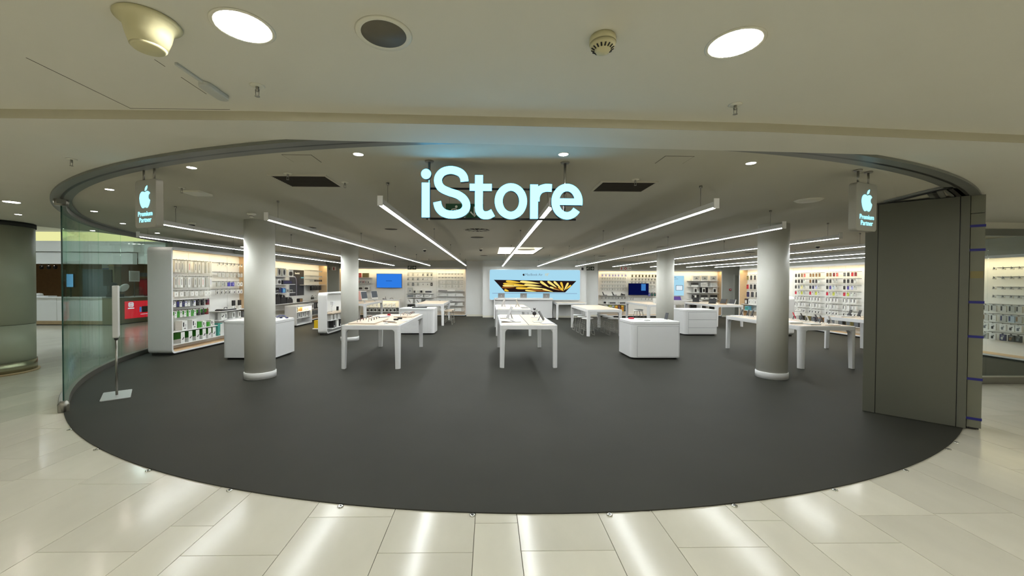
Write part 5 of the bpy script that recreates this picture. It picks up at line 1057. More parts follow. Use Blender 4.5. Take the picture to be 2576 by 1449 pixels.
island(-5.58, 8.26, -4.48, 9.15, 'white display island behind the left front column', 'plain')

# ------------------------------------------------------------------ items on tables
ZT = 0.836
def phone_stand(x, y, z, rz, label, m_='black', h=0.15, group='phones on stands'):
    s = thing('phone_on_stand', label, 'phone', (x, y, z), rz, group)
    mb = MB(); mb.prism(rrect(-0.05, -0.05, 0.05, 0.05, 0.01, 3), 0, 0.006); mb.build('foot', 'white', s)
    mb = MB(); mb.rod((0, 0.02, 0.005), (0, 0.0, h * 0.5), 0.008); mb.build('post', 'darkgrey', s)
    mb = MB(); mb.prism([(-0.035, 0.02), (-0.026, 0.018), (0.026, h), (0.017, h + 0.003)], -0.037, 0.037, 'x'); mb.build('handset', m_, s, bevel=0.003)
    return s
PH = [(6.36, 9.74, 'black', 'black phone on stand, first from the left end of the right phone table'), (6.44, 9.62, 'black', 'black phone on stand, second from the left end of the right phone table'), (6.40, 9.40, 'black', 'black phone on stand, left of the right front column'),
      (6.86, 8.98, 'black', 'black phone on stand just right of the right front column'), (6.95, 8.80, 'crimson', 'red phone on stand on the right phone table'), (6.93, 8.55, 'dark', 'dark phone on stand right of the red phone'), (6.88, 8.35, 'paper', 'white phone on stand on the right phone table'),
      (6.96, 8.2, 'charcoal', 'charcoal phone on stand between the white and silver phones'), (6.85, 7.95, 'black', 'larger black phone on stand near the table front'), (6.90, 7.80, 'alu', 'silver phone on stand nearest the table front')]
for i, (x, y, m_, lb_) in enumerate(PH): phone_stand(x, y, ZT, R(66) if i > 2 else R(-98), lb_, m_, 0.16)
for i, (x, y) in enumerate([(9.02, 9.62), (9.10, 9.45), (9.12, 9.18)]): phone_stand(x, y, ZT, R(-95), 'black phone on stand beside the case wall, %s from left' % ORD[i], 'black', 0.17, 'phones on the far right table')
def pad(x, y, z, w, l, m_, label, rz=0.0, th=0.012, cat='tray'):
    mb = MB(); mb.prism(rrect(-w / 2, -l / 2, w / 2, l / 2, 0.015, 3), 0, th); return tag(mb.build('display_pad', m_, None, (x, y, z), rz, bevel=0.002), label, cat)
pad(6.22, 7.98, ZT, 0.26, 0.36, 'paper', 'thick white tablet pad at the front of the right phone table', 0, 0.035); pad(6.45, 7.72, ZT, 0.22, 0.24, 'ltgreypack', 'thin pale pad beside the thick tablet pad', 0, 0.02)
pad(6.74, 7.55, ZT, 0.24, 0.10, 'wood', 'small wood card holder at the front edge of the right phone table', 0, 0.01); pad(6.18, 9.65, ZT, 0.2, 0.24, 'white', 'white pad at the far end of the right phone table'); pad(8.82, 9.55, ZT, 0.36, 0.2, 'white', 'white flat pad on the far right phone table', 0, 0.02)
mb = MB(); mb.prism([(-0.12, 0), (0.12, 0), (0.08, 0.012), (-0.12, 0.01)], -0.09, 0.09, 'y')
# a printed card under the table apron, at the column
s = tag(MB().box(0, 0, 0, 0.01, 0.25, 0.05).build('price_ledge', 'white', None, (5.985, 8.25, 0.70)), 'little white ledge under the right phone table edge', 'ledge')
# watch trays
def watch(x, y, z, rz, band, label, group, h=0.07):
    s = thing('watch', label, 'watch', (x, y, z), rz, group)
    mb = MB(); n = 10; ro, ri = h * 0.52, h * 0.46
    O = [(ro * math.cos(R(180 - 150.0 * i / n - 5)), max(0, h * 0.42 + h * 0.55 * math.sin(R(180 - 150.0 * i / n - 5)))) for i in range(n + 1)]
    mb.path([(a, 0, b) for a, b in [(-ro, 0.0)] + O], 0.0045, 5); mb.build('band', band, s)
    MB().box(ro * 0.62, -0.016, h * 0.35, ro * 0.62 + 0.008, 0.016, h * 0.75).build('case', 'black', s, bevel=0.003)
pad(-2.45, 8.05, ZT, 0.52, 1.0, 'wood', 'wood tray of watches at the left front of the watch table', 0, 0.022); pad(-1.98, 9.45, ZT, 0.44, 0.85, 'wood', 'wood tray of watches at the right back of the watch table', 0, 0.022)
bm = ['dark', 'brown', 'darkred', 'dark', 'charcoal', 'brown', 'sand', 'slategrey', 'pink']
for i in range(9): watch(-2.55 + 0.19 * (i % 2), 7.72 + 0.09 * i, ZT + 0.022, 0.3, bm[i], 'upright %s watch, %s from front on the left wood tray' % (cname(bm[i]), ORD[i]), 'watches on the left tray', 0.065)
for i in range(8): watch(-2.02 + 0.14 * (i % 2), 9.12 + 0.085 * i, ZT + 0.022, 0.3, (bm * 2)[(i * 4) % 9], 'upright %s watch, %s from front on the right wood tray' % (cname((bm * 2)[(i * 4) % 9]), ORD[i]), 'watches on the right tray', 0.065)
def strap(x, y, L, m_, rz, label):
    mb = MB(); mb.prism(catmull([(-L / 2, -0.012), (0, -0.018), (L / 2, -0.010), (L / 2, 0.010), (0, 0.018), (-L / 2, 0.012)], 4, True), 0.0, 0.008); tag(mb.build('watch_strap', m_, None, (x, y, ZT), rz), label, 'strap', 'loose straps on the watch table')
strap(-1.99, 7.88, 0.34, 'brown', R(-32), 'long brown strap lying at the front of the watch table'); strap(-2.05, 8.05, 0.30, 'dark', R(-28), 'long dark strap lying behind the brown strap'); strap(-2.03, 9.0, 0.28, 'brown', R(-20), 'brown looped strap before the right wood tray'); strap(-2.42, 9.05, 0.32, 'dark', R(60), 'dark strap lying behind the left wood tray')
for i, (x, y) in enumerate([(-1.98, 8.35), (-1.96, 8.62)]):
    tag(MB().box(-0.05, -0.03, 0, 0.05, 0.03, 0.035).build('earphone_case', 'black', None, (x, y, ZT), 0.4, bevel=0.01), 'small black gadget case on the watch table, %s one' % ('front' if i == 0 else 'back'), 'gadget', 'black gadget cases')
s = thing('watch_dock', 'round white charging dock at the front of the watch table', 'dock', (-2.0, 7.66, ZT)); mb = MB(); mb.lathe([(0.05, 0), (0.05, 0.006), (0.045, 0.008)], 18); mb.build('disc', 'ltgreypack', s); mb = MB(); mb.lathe([(0.02, 0.008), (0.02, 0.03), (0.0, 0.035)], 14); mb.build('puck', 'paper', s)
s = thing('red_gadget', 'small red gadget in a clear holder at the back of the watch table', 'gadget', (-2.42, 9.5, ZT)); mb = MB(); mb.lathe([(0.09, 0), (0.09, 0.004)], 20); mb.build('disc', 'pink', s); MB().box(-0.035, -0.02, 0.004, 0.035, 0.02, 0.045).build('body', 'red', s, bevel=0.006)
pad(-1.78, 8.3, ZT, 0.16, 0.2, 'ltgreypack', 'pale card pad on the right edge of the watch table', 0, 0.004); pad(-2.5, 9.25, ZT, 0.3, 0.18, 'white', 'white pad behind the left wood tray', 0, 0.006)
# centre tables
def tablet_stand(x, y, z, rz, label, m_, w=0.2, h=0.24):
    s = thing('tablet_on_stand', label, 'tablet', (x, y, z), rz)
    mb = MB(); mb.prism(rrect(-w * 0.4, -0.07, w * 0.4, 0.07, 0.012, 3), 0, 0.008); mb.build('foot', 'white', s)
    mb = MB(); mb.path([(-w * 0.2, 0.05, 0.006), (-w * 0.1, 0.0, h * 0.6), (w * 0.1, 0.0, h * 0.6), (w * 0.2, 0.05, 0.006)], 0.007); mb.build('easel', 'alu', s)
    mb = MB(); mb.prism([(-0.075, 0.02), (-0.063, 0.016), (0.043, h), (0.031, h + 0.004)], -w / 2, w / 2, 'x'); mb.build('slate', m_, s, bevel=0.003)
tablet_stand(0.47, 8.75, ZT, R(-80), 'tall silver tablet leaning on a triangular stand, front centre table', 'alu', 0.20, 0.27)
tablet_stand(1.10, 8.35, ZT, R(76), 'black tablet leaning on a clear stand, front centre table', 'black', 0.24, 0.20)
tablet_stand(0.48, 12.9, ZT, R(-78), 'silver tablet leaning on a stand, left of second centre table', 'alu', 0.22, 0.27)
tablet_stand(0.92, 12.9, ZT, R(97), 'pale tablet leaning on a stand, middle of second centre table', 'ltgreypack', 0.22, 0.27)
def laptop(x, y, z, rz, label, ang=100, w=0.32, d=0.22, m_='alu', group=None):
    s = thing('laptop', label, 'laptop', (x, y, z), rz, group)
    MB().box(-w / 2, -d, 0, w / 2, 0, 0.012).build('base', m_, s, bevel=0.003)
    MB().box(-w / 2 + 0.02, -d * 0.45, 0.012, w / 2 - 0.02, -0.03, 0.0135).build('keyboard', 'darkgrey', s)
    a = R(180 - ang); u = Vector((0, math.cos(R(180 - ang)), math.sin(R(180 - ang)))); nn = Vector((0, -u.z, u.y))
    mb = MB(); vs = []
    for yy in (0, 0.007):
        for xx, ll in ((-w / 2, 0), (w / 2, 0), (w / 2, d), (-w / 2, d)):
            p = u * ll - nn * yy + Vector((xx, 0, 0.012)); vs.append(p)
    mb.add(vs, [(0, 1, 2, 3), (7, 6, 5, 4), (0, 4, 5, 1), (1, 5, 6, 2), (2, 6, 7, 3), (3, 7, 4, 0)]); mb.build('lid', m_, s)
    return s, u, nn
laptop(0.42, 8.12, ZT, R(100), 'closed-down silver laptop at the front left of the centre table', 172, 0.3, 0.21)
pad(0.36, 8.9, ZT, 0.22, 0.2, 'ltgreypack', 'pale round-cornered pad behind the tall silver tablet', 0, 0.015); pad(0.40, 9.3, ZT, 0.2, 0.3, 'white', 'white pad at the back left of the front centre table', 0, 0.015)
pad(1.16, 7.78, ZT, 0.26, 0.20, 'alu', 'thin silver tablet lying at the front right of the centre table', 0.2, 0.008); pad(1.0, 8.1, ZT, 0.18, 0.26, 'ltgreypack', 'pale tray under the black tablet', 0, 0.008); pad(1.17, 8.85, ZT, 0.14, 0.2, 'white', 'white card behind the black tablet', 0, 0.004)
s = thing('camera_gimbal', 'round black camera gimbal with raised grip on the front centre table', 'gadget', (1.06, 9.15, ZT))
mb = MB(); mb.lathe([(0.08, 0), (0.08, 0.008), (0.02, 0.014)], 20); mb.build('foot', 'white', s)
mb = MB(); mb.rod((0, 0, 0.01), (0, 0, 0.06), 0.008); mb.rod((-0.02, 0, 0.115), (-0.075, -0.01, 0.145), 0.007); mb.build('arm', 'black', s)
mb = MB(); mb.lathe([(0.0, 0.045), (0.035, 0.055), (0.05, 0.09), (0.035, 0.125), (0.0, 0.135)], 18); mb.build('ball', 'softblack', s)
mb = MB(); mb.rod((0, 0, 0.13), (0, 0, 0.18), 0.010); mb.build('neck', 'alu', s)
mb = MB(); mb.prism([(-0.025, 0.175), (0.025, 0.175), (0.028, 0.225), (0.012, 0.205), (-0.012, 0.205), (-0.028, 0.225)], -0.012, 0.012, 'y'); mb.build('clamp', 'black', s)
pad(0.40, 12.45, ZT, 0.24, 0.3, 'ltgreypack', 'pale pad at the front left of second centre table', 0, 0.012); pad(1.14, 12.6, ZT, 0.22, 0.6, 'slategrey', 'long dark patterned mat on second centre table', 0, 0.006); pad(0.42, 13.4, ZT, 0.24, 0.24, 'greypack', 'grey pad at the back left of second centre table', 0, 0.012)
# service desk at the back with three laptops
dk = thing('service_desk', 'long white service desk in front of the blue lightbox', 'desk', (1.55, 17.75, 0))
MB().box(-1.30, 0.0, 0.04, 1.32, 0.35, 0.86).build('front_panel', 'satin', dk, bevel=0.004); MB().box(-1.32, -0.08, 0.86, 1.34, 0.42, 0.94).build('top', 'white', dk, bevel=0.006); MB().box(-1.2, 0.05, 0.009, 1.25, 0.3, 0.04).build('plinth', 'plinth', dk)
MB().box(-1.34, -0.08, 0.009, -1.29, 0.42, 0.86).build('side_panel', 'white', dk); MB().box(0.55, -0.004, 0.30, 0.66, 0.0, 0.42).build('socket_plate', 'greypack', dk)
for i, X in enumerate((0.55, 1.56, 2.60)):
    s, u, nn = laptop(X, 17.80, 0.941, 0, 'silver laptop on the service desk, lid towards the viewer, %s from left' % ORD[i], 100, 0.30, 0.21, 'alu', 'laptops on the service desk')
    s.rotation_euler = (0, 0, PI)
    mb = MB(); emblem(mb, 0, 0.11, 0.045, 0.022, 0.024); o_ = mb.build('emblem', 'paper', s); o_.location = (0, 0.015, 0.0)
bn = table(2.98, 17.3, 4.35, 18.25, 'low white bench table right of the service desk', 0.76, name='bench_table', group=None)
# islands: small items
phone_stand(4.0, 8.75, 0.82, R(-60), 'dark phone on stand on the front right island', 'charcoal', 0.16, None)
for i, (x, y, m_, lb_) in enumerate([(3.28, 8.98, 'crimson', 'small red gadget on the front right island'), (3.42, 8.82, 'paper', 'white flat gadget on the front right island'), (3.5, 8.6, 'greypack', 'small grey gadget on the front right island')]):
    tag(MB().box(-0.05, -0.04, 0, 0.05, 0.04, 0.03 if i == 0 else 0.015).build('small_gadget', m_, None, (x, y, 0.82), 0.3, bevel=0.004), lb_, 'gadget')
pad(3.8, 8.72, 0.82, 0.4, 0.3, 'paper', 'white pad under the phone on the front right island', 0, 0.005)
for i, (x, w) in enumerate([(-2.35, 0.12), (-2.12, 0.12)]): tag(MB().box(-w, -0.04, 0, w, 0.04, 0.03).build('black_gadget', 'black', None, (x, 12.6, 0.82), 0.1 * i, bevel=0.006), 'flat black gadget on the island behind the watch table, %s one' % ('left' if i == 0 else 'right'), 'gadget')
s = thing('headphone_cables', 'tangle of blue-grey cables on the left island', 'cables', (-4.75, 8.9, 0.82)); 
mb = MB(); mb.path(catmull([(-0.2, 0.0, 0.01), (-0.15, 0.05, 0.12), (-0.05, 0.0, 0.03), (0.02, -0.05, 0.02), (0.1, 0.0, 0.05), (0.18, 0.02, 0.01)], 5), 0.006); mb.build('cable', 'slategrey', s)
mb = MB(); mb.path(catmull([(-0.1, 0.1, 0.01), (0.0, 0.08, 0.06), (0.12, 0.05, 0.05), (0.2, -0.04, 0.01)], 5), 0.006); mb.build('cable', 'royal', s)
for i, x in enumerate((0.06, 0.19)): mb = MB(); mb.lathe([(0.0, 0.0), (0.03, 0.005), (0.03, 0.025), (0.0, 0.03)], 14, (x, 0)); mb.build('earpiece', 'navy', s)
# computers
def desktop(x, y, rz, label, back='ltgreypack'):
    s = thing('desktop_computer', label, 'computer', (x, y, ZT), rz, 'desktop computers on the back left table')
    mb = MB(); mb.prism([(-0.09, 0), (0.06, 0), (0.06, 0.006), (-0.005, 0.006), (0.04, 0.16), (0.034, 0.162), (-0.012, 0.008), (-0.09, 0.006)], -0.07, 0.07, 'x'); mb.build('foot', 'alu', s)
    mb = MB(); mb.prism([(-0.02, 0.09), (-0.008, 0.088), (0.052, 0.44), (0.040, 0.442)], -0.27, 0.27, 'x'); mb.build('body', back, s, bevel=0.003)
    mb = MB(); vs = [(-0.255, -0.0205 + 0.0, 0.155), (0.255, -0.0205, 0.155)]
    k = lambda z: -0.02 + (z - 0.09) * (0.06 / 0.352) - 0.0015
    mb.add([(-0.255, k(0.165), 0.165), (0.255, k(0.165), 0.165), (0.255, k(0.43), 0.43), (-0.255, k(0.43), 0.43)], [(0, 1, 2, 3)]); mb.build('screen', 'screen_grey', s)
desktop(-4.86, 15.35, R(84), 'silver desktop computer with grey screen, nearest the table corner'); desktop(-4.80, 16.5, R(80), 'pale desktop computer with grey screen at the back table corner'); desktop(-5.35, 15.7, R(170), 'pink-backed desktop computer beside the left back column', 'pink'); desktop(-5.45, 16.6, R(185), 'white-backed desktop computer at the far end of its table', 'ltgreypack')
# tablet table
def keyboard_case(x, y, rz, m_, label, name='tablet_case'):
    s = thing(name, label, 'tablet', (x, y, ZT), rz, 'tablets on the tablet table')
    mb = MB(); mb.prism([(-0.11, 0), (0.12, 0), (0.12, 0.012), (0.02, 0.02), (0.09, 0.19), (0.075, 0.195), (-0.005, 0.03), (-0.11, 0.012)], -0.13, 0.13, 'x'); mb.build('folded_cover', m_, s); mb = MB(); mb.prism([(-0.012, 0.03), (-0.005, 0.03), (0.068, 0.2), (0.061, 0.2)], -0.12, 0.12, 'x'); mb.build('slate', 'black', s)
keyboard_case(8.98, 15.6, R(-40), 'black', 'large black folded tablet case on the tablet table'); keyboard_case(9.2, 15.25, R(-70), 'brown', 'brown angled tablet stand on the tablet table'); keyboard_case(9.36, 14.95, R(-75), 'paper', 'white angled tablet stand at the front of the tablet table'); keyboard_case(8.9, 16.7, R(-30), 'charcoal', 'dark tablet stand at the far end of the tablet table')
pad(8.95, 16.15, ZT, 0.3, 0.36, 'greypack', 'grey pad with cables in the middle of the tablet table', 0, 0.015)
s = thing('speaker_box_white', 'white box with black upright window on the high stool table', 'box', (6.75, 15.6, ZT)); MB().box(-0.13, -0.1, 0, 0.13, 0.1, 0.2).build('carton', 'paper', s); MB().box(0.02, -0.102, 0.02, 0.09, -0.1, 0.17).build('window', 'black', s)

# ------------------------------------------------------------------ stools
def stool_meshes():
    a = MB(); a.lathe([(0.0, 0.505), (0.17, 0.505), (0.185, 0.515), (0.185, 0.528), (0.16, 0.535), (0.0, 0.53)], 24)
    legs = []
    for sx_ in (-1, 1):
        b = MB(); b.path(catmull([(sx_ * 0.10, -0.10, 0.505), (sx_ * 0.15, -0.15, 0.25), (sx_ * 0.18, -0.19, 0.016), (sx_ * 0.18, 0.0, 0.016), (sx_ * 0.18, 0.19, 0.016), (sx_ * 0.15, 0.15, 0.25), (sx_ * 0.10, 0.10, 0.505)], 4), 0.0075, 6); legs.append(b)
    c = MB(); c.path([(-0.165, -0.17, 0.16), (0.165, -0.17, 0.16)], 0.006); c.path([(-0.165, 0.17, 0.16), (0.165, 0.17, 0.16)], 0.006)
    return a.mesh('seat', 'white'), a.mesh('seat', 'wood'), legs[0].mesh('leg_frame', 'wire'), legs[1].mesh('leg_frame', 'wire'), c.mesh('footrest', 'wire')
SM_ = stool_meshes()
def stool(x, y, rz, wood, label):
    s = thing('stool', label, 'stool', (x, y, 0.003), rz, 'wire stools')
    obj('seat', SM_[1 if wood else 0], s); obj('leg_frame', SM_[2], s); obj('leg_frame', SM_[3], s); obj('footrest', SM_[4], s)
for i, y in enumerate((12.35, 12.95, 13.6)):
    stool(3.12, y, 0, 0, 'white wire stool at the left side of the right stool table, %s from the front' % ORD[i]); stool(3.95, y, 0, 0, 'white wire stool at the right side of the right stool table, %s from the front' % ORD[i])
stool(-1.62, 15.3, 0, 1, 'wood-seated wire stool at the front of the back left table'); stool(-1.60, 16.0, 0, 1, 'wood-seated wire stool at the rear of the back left table')
mb = MB(); mb.path(catmull([(-0.15, 0.16, 0.53), (-0.14, 0.19, 0.72), (0.14, 0.19, 0.72), (0.15, 0.16, 0.53)], 4), 0.007)
for i, (x, y) in enumerate(((6.1, 15.9), (6.35, 16.5), (6.72, 14.98), (7.0, 15.6))): stool(x, y, 0.2 * i, 0, 'white wire stool under the high table, %s from left' % ORD[i])

# ------------------------------------------------------------------ laptop lightbox
lb = thing('lightbox', 'wide pale blue lightbox picturing a laptop with golden petals', 'lightbox', (0.0, 18.19, 0.83))
mb = MB(); mb.prism(rrect(0, 0, 4.25, 1.43, 0.07, 6), -0.0, 0.109, 'y'); mb.build('case', 'white', lb)
mb = MB(); mb.prism(rrect(0.02, 0.02, 4.23, 1.41, 0.06, 6), -0.004, 0.0, 'y'); mb.build('lit_face', 'lightbox', lb)
def B2(x, y): return ((x - 220) / 970.0 * 4.25, (575 - y) / 330.0 * 1.43)
mb = MB(); mb.prism([B2(268, 358), B2(1146, 367), B2(1027, 490), B2(387, 487)], -0.007, -0.004, 'y'); mb.build('screen_print', 'lb_dark', lb)
petals = [(395, 372, 560, 388, 26), (545, 375, 760, 395, 26), (365, 398, 560, 408, 20), (360, 420, 540, 425, 20), (352, 440, 500, 440, 18), (480, 412, 640, 422, 24), (590, 408, 780, 425, 24), (500, 445, 700, 450, 24), (620, 440, 830, 455, 22), (640, 468, 860, 478, 20), (380, 465, 430, 480, 24), (600, 470, 720, 482, 16), (760, 372, 860, 440, 26), (838, 370, 940, 440, 26), (905, 372, 985, 445, 24), (980, 378, 1010, 460, 24), (1060, 385, 1015, 470, 22), (1090, 412, 1030, 460, 18), (860, 432, 980, 470, 18), (900, 440, 1000, 475, 14), (950, 432, 1005, 475, 14), (780, 452, 900, 485, 18), (985, 440, 1010, 478, 14)]
for i, (x0, y0, x1, y1, w) in enumerate(petals):
    p, q = B2(x0, y0), B2(x1, y1); dx, dz = q[0] - p[0], q[1] - p[1]; l = math.hypot(dx, dz); ux, uz = dx / l, dz / l; ww = w / 330.0 * 1.43 * 0.5
    poly = []
    for t_, k in ((0, 0.0), (0.03, 0.6), (0.12, 0.95), (0.3, 1.0), (0.6, 0.75), (0.85, 0.35), (1, 0.05)): poly.append((p[0] + dx * t_ - uz * ww * k, p[1] + dz * t_ + ux * ww * k))
    for t_, k in ((0.85, 0.35), (0.6, 0.75), (0.3, 1.0), (0.12, 0.95), (0.03, 0.6)): poly.append((p[0] + dx * t_ + uz * ww * k, p[1] + dz * t_ - ux * ww * k))
    mb = MB(); mb.prism(poly, -0.0085 - 0.0004 * (i % 4), -0.007, 'y'); mb.build('petal_print', ['lb_gold', 'lb_pale', 'lb_gold', 'lb_pale', 'lb_brown'][i % 5] if i not in (12, 13, 14) else 'lb_pale', lb)
mb = MB(); a_, b_ = B2(252, 498), B2(1155, 507); mb.prism(rrect(a_[0], b_[1], b_[0], a_[1], 0.012, 3), -0.006, -0.004, 'y'); mb.build('laptop_base_print', 'lb_bar', lb)
ax, az = B2(585, 300); mb = MB(); emblem(mb, ax, az, 0.12, -0.006, -0.004); mb.build('emblem', 'lb_dark', lb)
px_, pz_ = B2(600, 312); obj('lettering', text_mesh('MacBook Air', 0.155, 0.001, material='lb_grey', align='LEFT', squeeze=0.98), lb, (px_, -0.005, pz_))
px_, pz_ = B2(808, 312); obj('lettering', text_mesh('15"', 0.155, 0.001, material='lb_gold', align='LEFT', squeeze=0.95), lb, (px_, -0.005, pz_))

# ------------------------------------------------------------------ notice stand by the glass
s = thing('notice_stand', 'slim grey notice stand on a square base by the curved glass', 'stand', (-5.31, 5.66, 0.009), R(-50))
mb = MB(); mb.prism(rrect(-0.27, -0.155, 0.27, 0.155, 0.02, 3), 0, 0.014); mb.build('base_plate', 'alu', s, bevel=0.003)
mb = MB(); mb.rod((0, 0, 0.014), (0, 0, 0.86), 0.014, 10); mb.build('pole', 'steel', s)
mb = MB(); mb.lathe([(0.02, 0.80), (0.026, 0.83), (0.02, 0.85)], 12); mb.build('collar', 'darkgrey', s)
mb = MB(); mb.prism(rrect(-0.17, 0.84, 0.17, 1.57, 0.02, 4), -0.03, 0.03, 'y'); mb.build('notice_panel', 'ltgreypack', s, bevel=0.004)

# ------------------------------------------------------------------ neighbouring kiosk beyond the glass
k = thing('kiosk_counter', 'long pale kiosk counter with wood base beyond the curved glass', 'counter', (-13.75, 14.65, 0))
MB().box(-6.0, 0.06, 0.16, -0.52, 0.5, 1.0).build('front_panel', 'wall', k); MB().box(-6.05, 0.0, 1.0, -0.5, 0.6, 1.04).build('worktop', 'white', k, bevel=0.004); MB().box(-6.0, 0.04, 0.03, -0.52, 0.5, 0.16).build('wood_base', 'tan', k); MB().box(-5.98, 0.08, 0.0, -0.54, 0.5, 0.03).build('toe_space', 'black', k)
for x in (-1.0, -2.2, -3.4, -4.6): MB().box(x, 0.055, 0.17, x + 0.01, 0.06, 1.0).build('panel_joint', 'wall_grey', k)
k = thing('kiosk_counter', 'olive kiosk side counter carrying the red banner', 'counter', (-14.25, 14.66, 0))
MB().box(0.0, 0.0, 0.03, 0.40, 3.9, 1.0).build('front_panel', 'olive', k); MB().box(-0.05, 0.62, 1.0, 0.44, 3.9, 1.04).build('worktop', 'white', k, bevel=0.004); MB().box(0.02, 0.05, 0.0, 0.36, 3.8, 0.03).build('toe_space', 'black', k)
b = thing('red_banner', 'red lit banner with white icon and small devices on the kiosk side', 'banner', (-13.84, 15.10, 0.20), PI / 2)
MB().box(0, -0.012, 0, 2.3, 0.0, 0.66).build('panel', 'red_screen', b)
mb = MB(); mb.ring(rrect(0.14, 0.44, 0.36, 0.62, 0.05, 4), rrect(0.17, 0.465, 0.33, 0.595, 0.03, 4), -0.016, -0.012, 'y'); mb.prism(rrect(0.19, 0.48, 0.235, 0.58, 0.01, 2), -0.016, -0.012, 'y'); mb.prism(rrect(0.26, 0.48, 0.31, 0.58, 0.01, 2), -0.016, -0.012, 'y'); mb.box(0.12, -0.016, 0.37, 0.38, -0.012, 0.41); mb.build('icon', 'lb_white', b)
MB().box(0.62, -0.016, 0.22, 0.70, -0.012, 0.42).build('device_print', 'tv_sky', b); MB().box(0.72, -0.016, 0.20, 0.98, -0.012, 0.44).build('device_print', 'darkgrey', b); MB().box(1.1, -0.016, 0.2, 1.2, -0.012, 0.52).build('device_print', 'crimson', b); MB().box(1.22, -0.016, 0.12, 1.62, -0.012, 0.58).build('device_print', 'blue_screen', b); MB().box(1.32, -0.019, 0.14, 1.42, -0.016, 0.40).build('device_print', 'tv_navy', b)
mb = MB(); mb.box(0.66, -0.016, 0.12, 1.0, -0.012, 0.135); mb.build('lettering', 'lb_white', b)
struct(MB().box(-34, 18.6, 0, -8.4, 18.7, 3.95).build('wall_concourse_back', 'brown'))
struct(MB().box(-34, 15.1, 2.28, -13.52, 15.29, 2.72).build('wall_kiosk_bulkhead_lower', 'wall')); struct(MB().box(-34, 15.0, 2.74, -13.4, 15.5, 3.12).build('wall_kiosk_bulkhead_upper', 'wall')); struct(MB().box(-34, 15.35, 2.72, -14.0, 15.5, 2.74).build('trim_6', 'wall_grey'))
struct(MB().box(-13.5, 15.3, 2.3, -8.4, 18.6, 3.12).build('wall_kiosk_right_bulkhead', 'wall'))
c_ = thing('cove_light', 'long glowing yellow cove above the kiosk bulkhead', 'cove light', (-34, 15.5, 3.12)); MB().box(0, 0.05, 0.0, 25.6, 0.10, 0.42).build('glow_panel', 'cove_yellow', c_); MB().box(0, -0.45, -0.0, 25.6, 0.05, 0.02).build('ledge', 'wall', c_)
struct(MB().box(-34, 15.6, 3.54, -8.4, 15.7, 3.95).build('wall_kiosk_upper', 'wall'))
p = thing('kiosk_pillar', 'olive square pillar at the corner of the kiosk', 'pillar', (-14.52, 15.31, 0)); MB().box(-0.1, 0, 0.0, 0.1, 0.28, 2.70).build('shaft', 'olive', p); MB().box(-0.12, -0.01, 2.20, 0.12, 0.30, 2.27).build('capital', 'tan', p)
p = thing('dark_partition', 'dark slate partition behind the kiosk counter', 'partition', (-15.9, 15.6, 0)); MB().box(0, 0, 0, 1.3, 0.06, 2.1).build('panel', 'slate', p); MB().box(-0.03, -0.01, 0, 0.0, 0.07, 2.12).build('post', 'steel', p); MB().box(1.3, -0.01, 0, 1.33, 0.07, 2.12).build('post', 'steel', p)
p = thing('black_menu_board', 'tall black menu board left of the kiosk pillar', 'menu board', (-14.62, 15.25, 1.45)); MB().box(-0.16, 0, 0, 0.16, 0.03, 0.62).build('board', 'black', p); MB().box(-0.02, 0, -0.42, 0.02, 0.03, 0).build('post', 'darkgrey', p)
p = thing('blue_menu_screen', 'small glowing blue screen on a post at the kiosk', 'screen', (-15.63, 14.9, 1.04)); MB().box(-0.02, -0.02, 0, 0.02, 0.02, 0.4).build('post', 'black', p); MB().box(-0.13, -0.03, 0.36, 0.13, 0.03, 0.86).build('case', 'black', p); MB().box(-0.12, -0.034, 0.37, 0.12, -0.03, 0.85).build('screen', 'blue_screen', p)
for i, X in enumerate((-18.49, -18.19, -17.93)):
    sp = thing('spot_lamp', 'small dark spot lamp over the kiosk, %s from left' % ORD[i], 'spot lamp', (X, 16.5, 2.12), 0, 'spot lamps over the kiosk'); mb = MB(); mb.lathe([(0.05, 0.0), (0.07, 0.1), (0.05, 0.14), (0.0, 0.15)], 14); mb.build('shade', 'black', sp); mb = MB(); mb.rod((0, 0, 0.14), (0, 0, 0.30), 0.01); mb.build('stem', 'black', sp)
lr = thing('lamp_rail', 'dark rail carrying the kiosk spot lamps', 'rail', (-19, 16.48, 2.42)); MB().box(0, 0, 0, 4.4, 0.04, 0.03).build('bar', 'black', lr)
for x in (0.3, 2.2, 4.2): MB().box(x, 0.01, 0.03, x + 0.02, 0.03, 1.53).build('drop_rod', 'black', lr)
p = thing('cake_dome', 'clear glass dome and jars on the kiosk side counter', 'glass dome', (-14.0, 15.86, 1.04)); mb = MB(); mb.lathe([(0.16, 0.0), (0.16, 0.25), (0.12, 0.36), (0.0, 0.40)], 20); mb.build('dome', 'acrylic', p); mb = MB(); mb.lathe([(0.18, 0.0), (0.18, 0.015), (0.0, 0.015)], 20); mb.build('plate', 'white', p)
p = thing('coffee_machine', 'grey coffee machine on the kiosk side counter', 'coffee machine', (-14.02, 17.4, 1.04)); MB().box(-0.2, -0.35, 0, 0.2, 0.35, 0.42).build('body', 'steel', p, bevel=0.02); MB().box(0.2, -0.2, 0.05, 0.22, 0.2, 0.2).build('panel', 'black', p)
p = thing('white_scoop', 'white oval dish leaning on the kiosk side counter', 'dish', (-14.0, 15.25, 1.04)); mb = MB(); mb.prism([(0.2 * math.cos(R(a)), 0.34 + 0.14 * math.sin(R(a)) + 0.06 * math.cos(R(a))) for a in range(0, 360, 20)], -0.04, 0.04, 'x'); mb.build('dish', 'white', p, bevel=0.02); mb = MB(); mb.rod((0, 0, 0), (0, 0, 0.26), 0.03); mb.build('foot', 'acrylic', p)
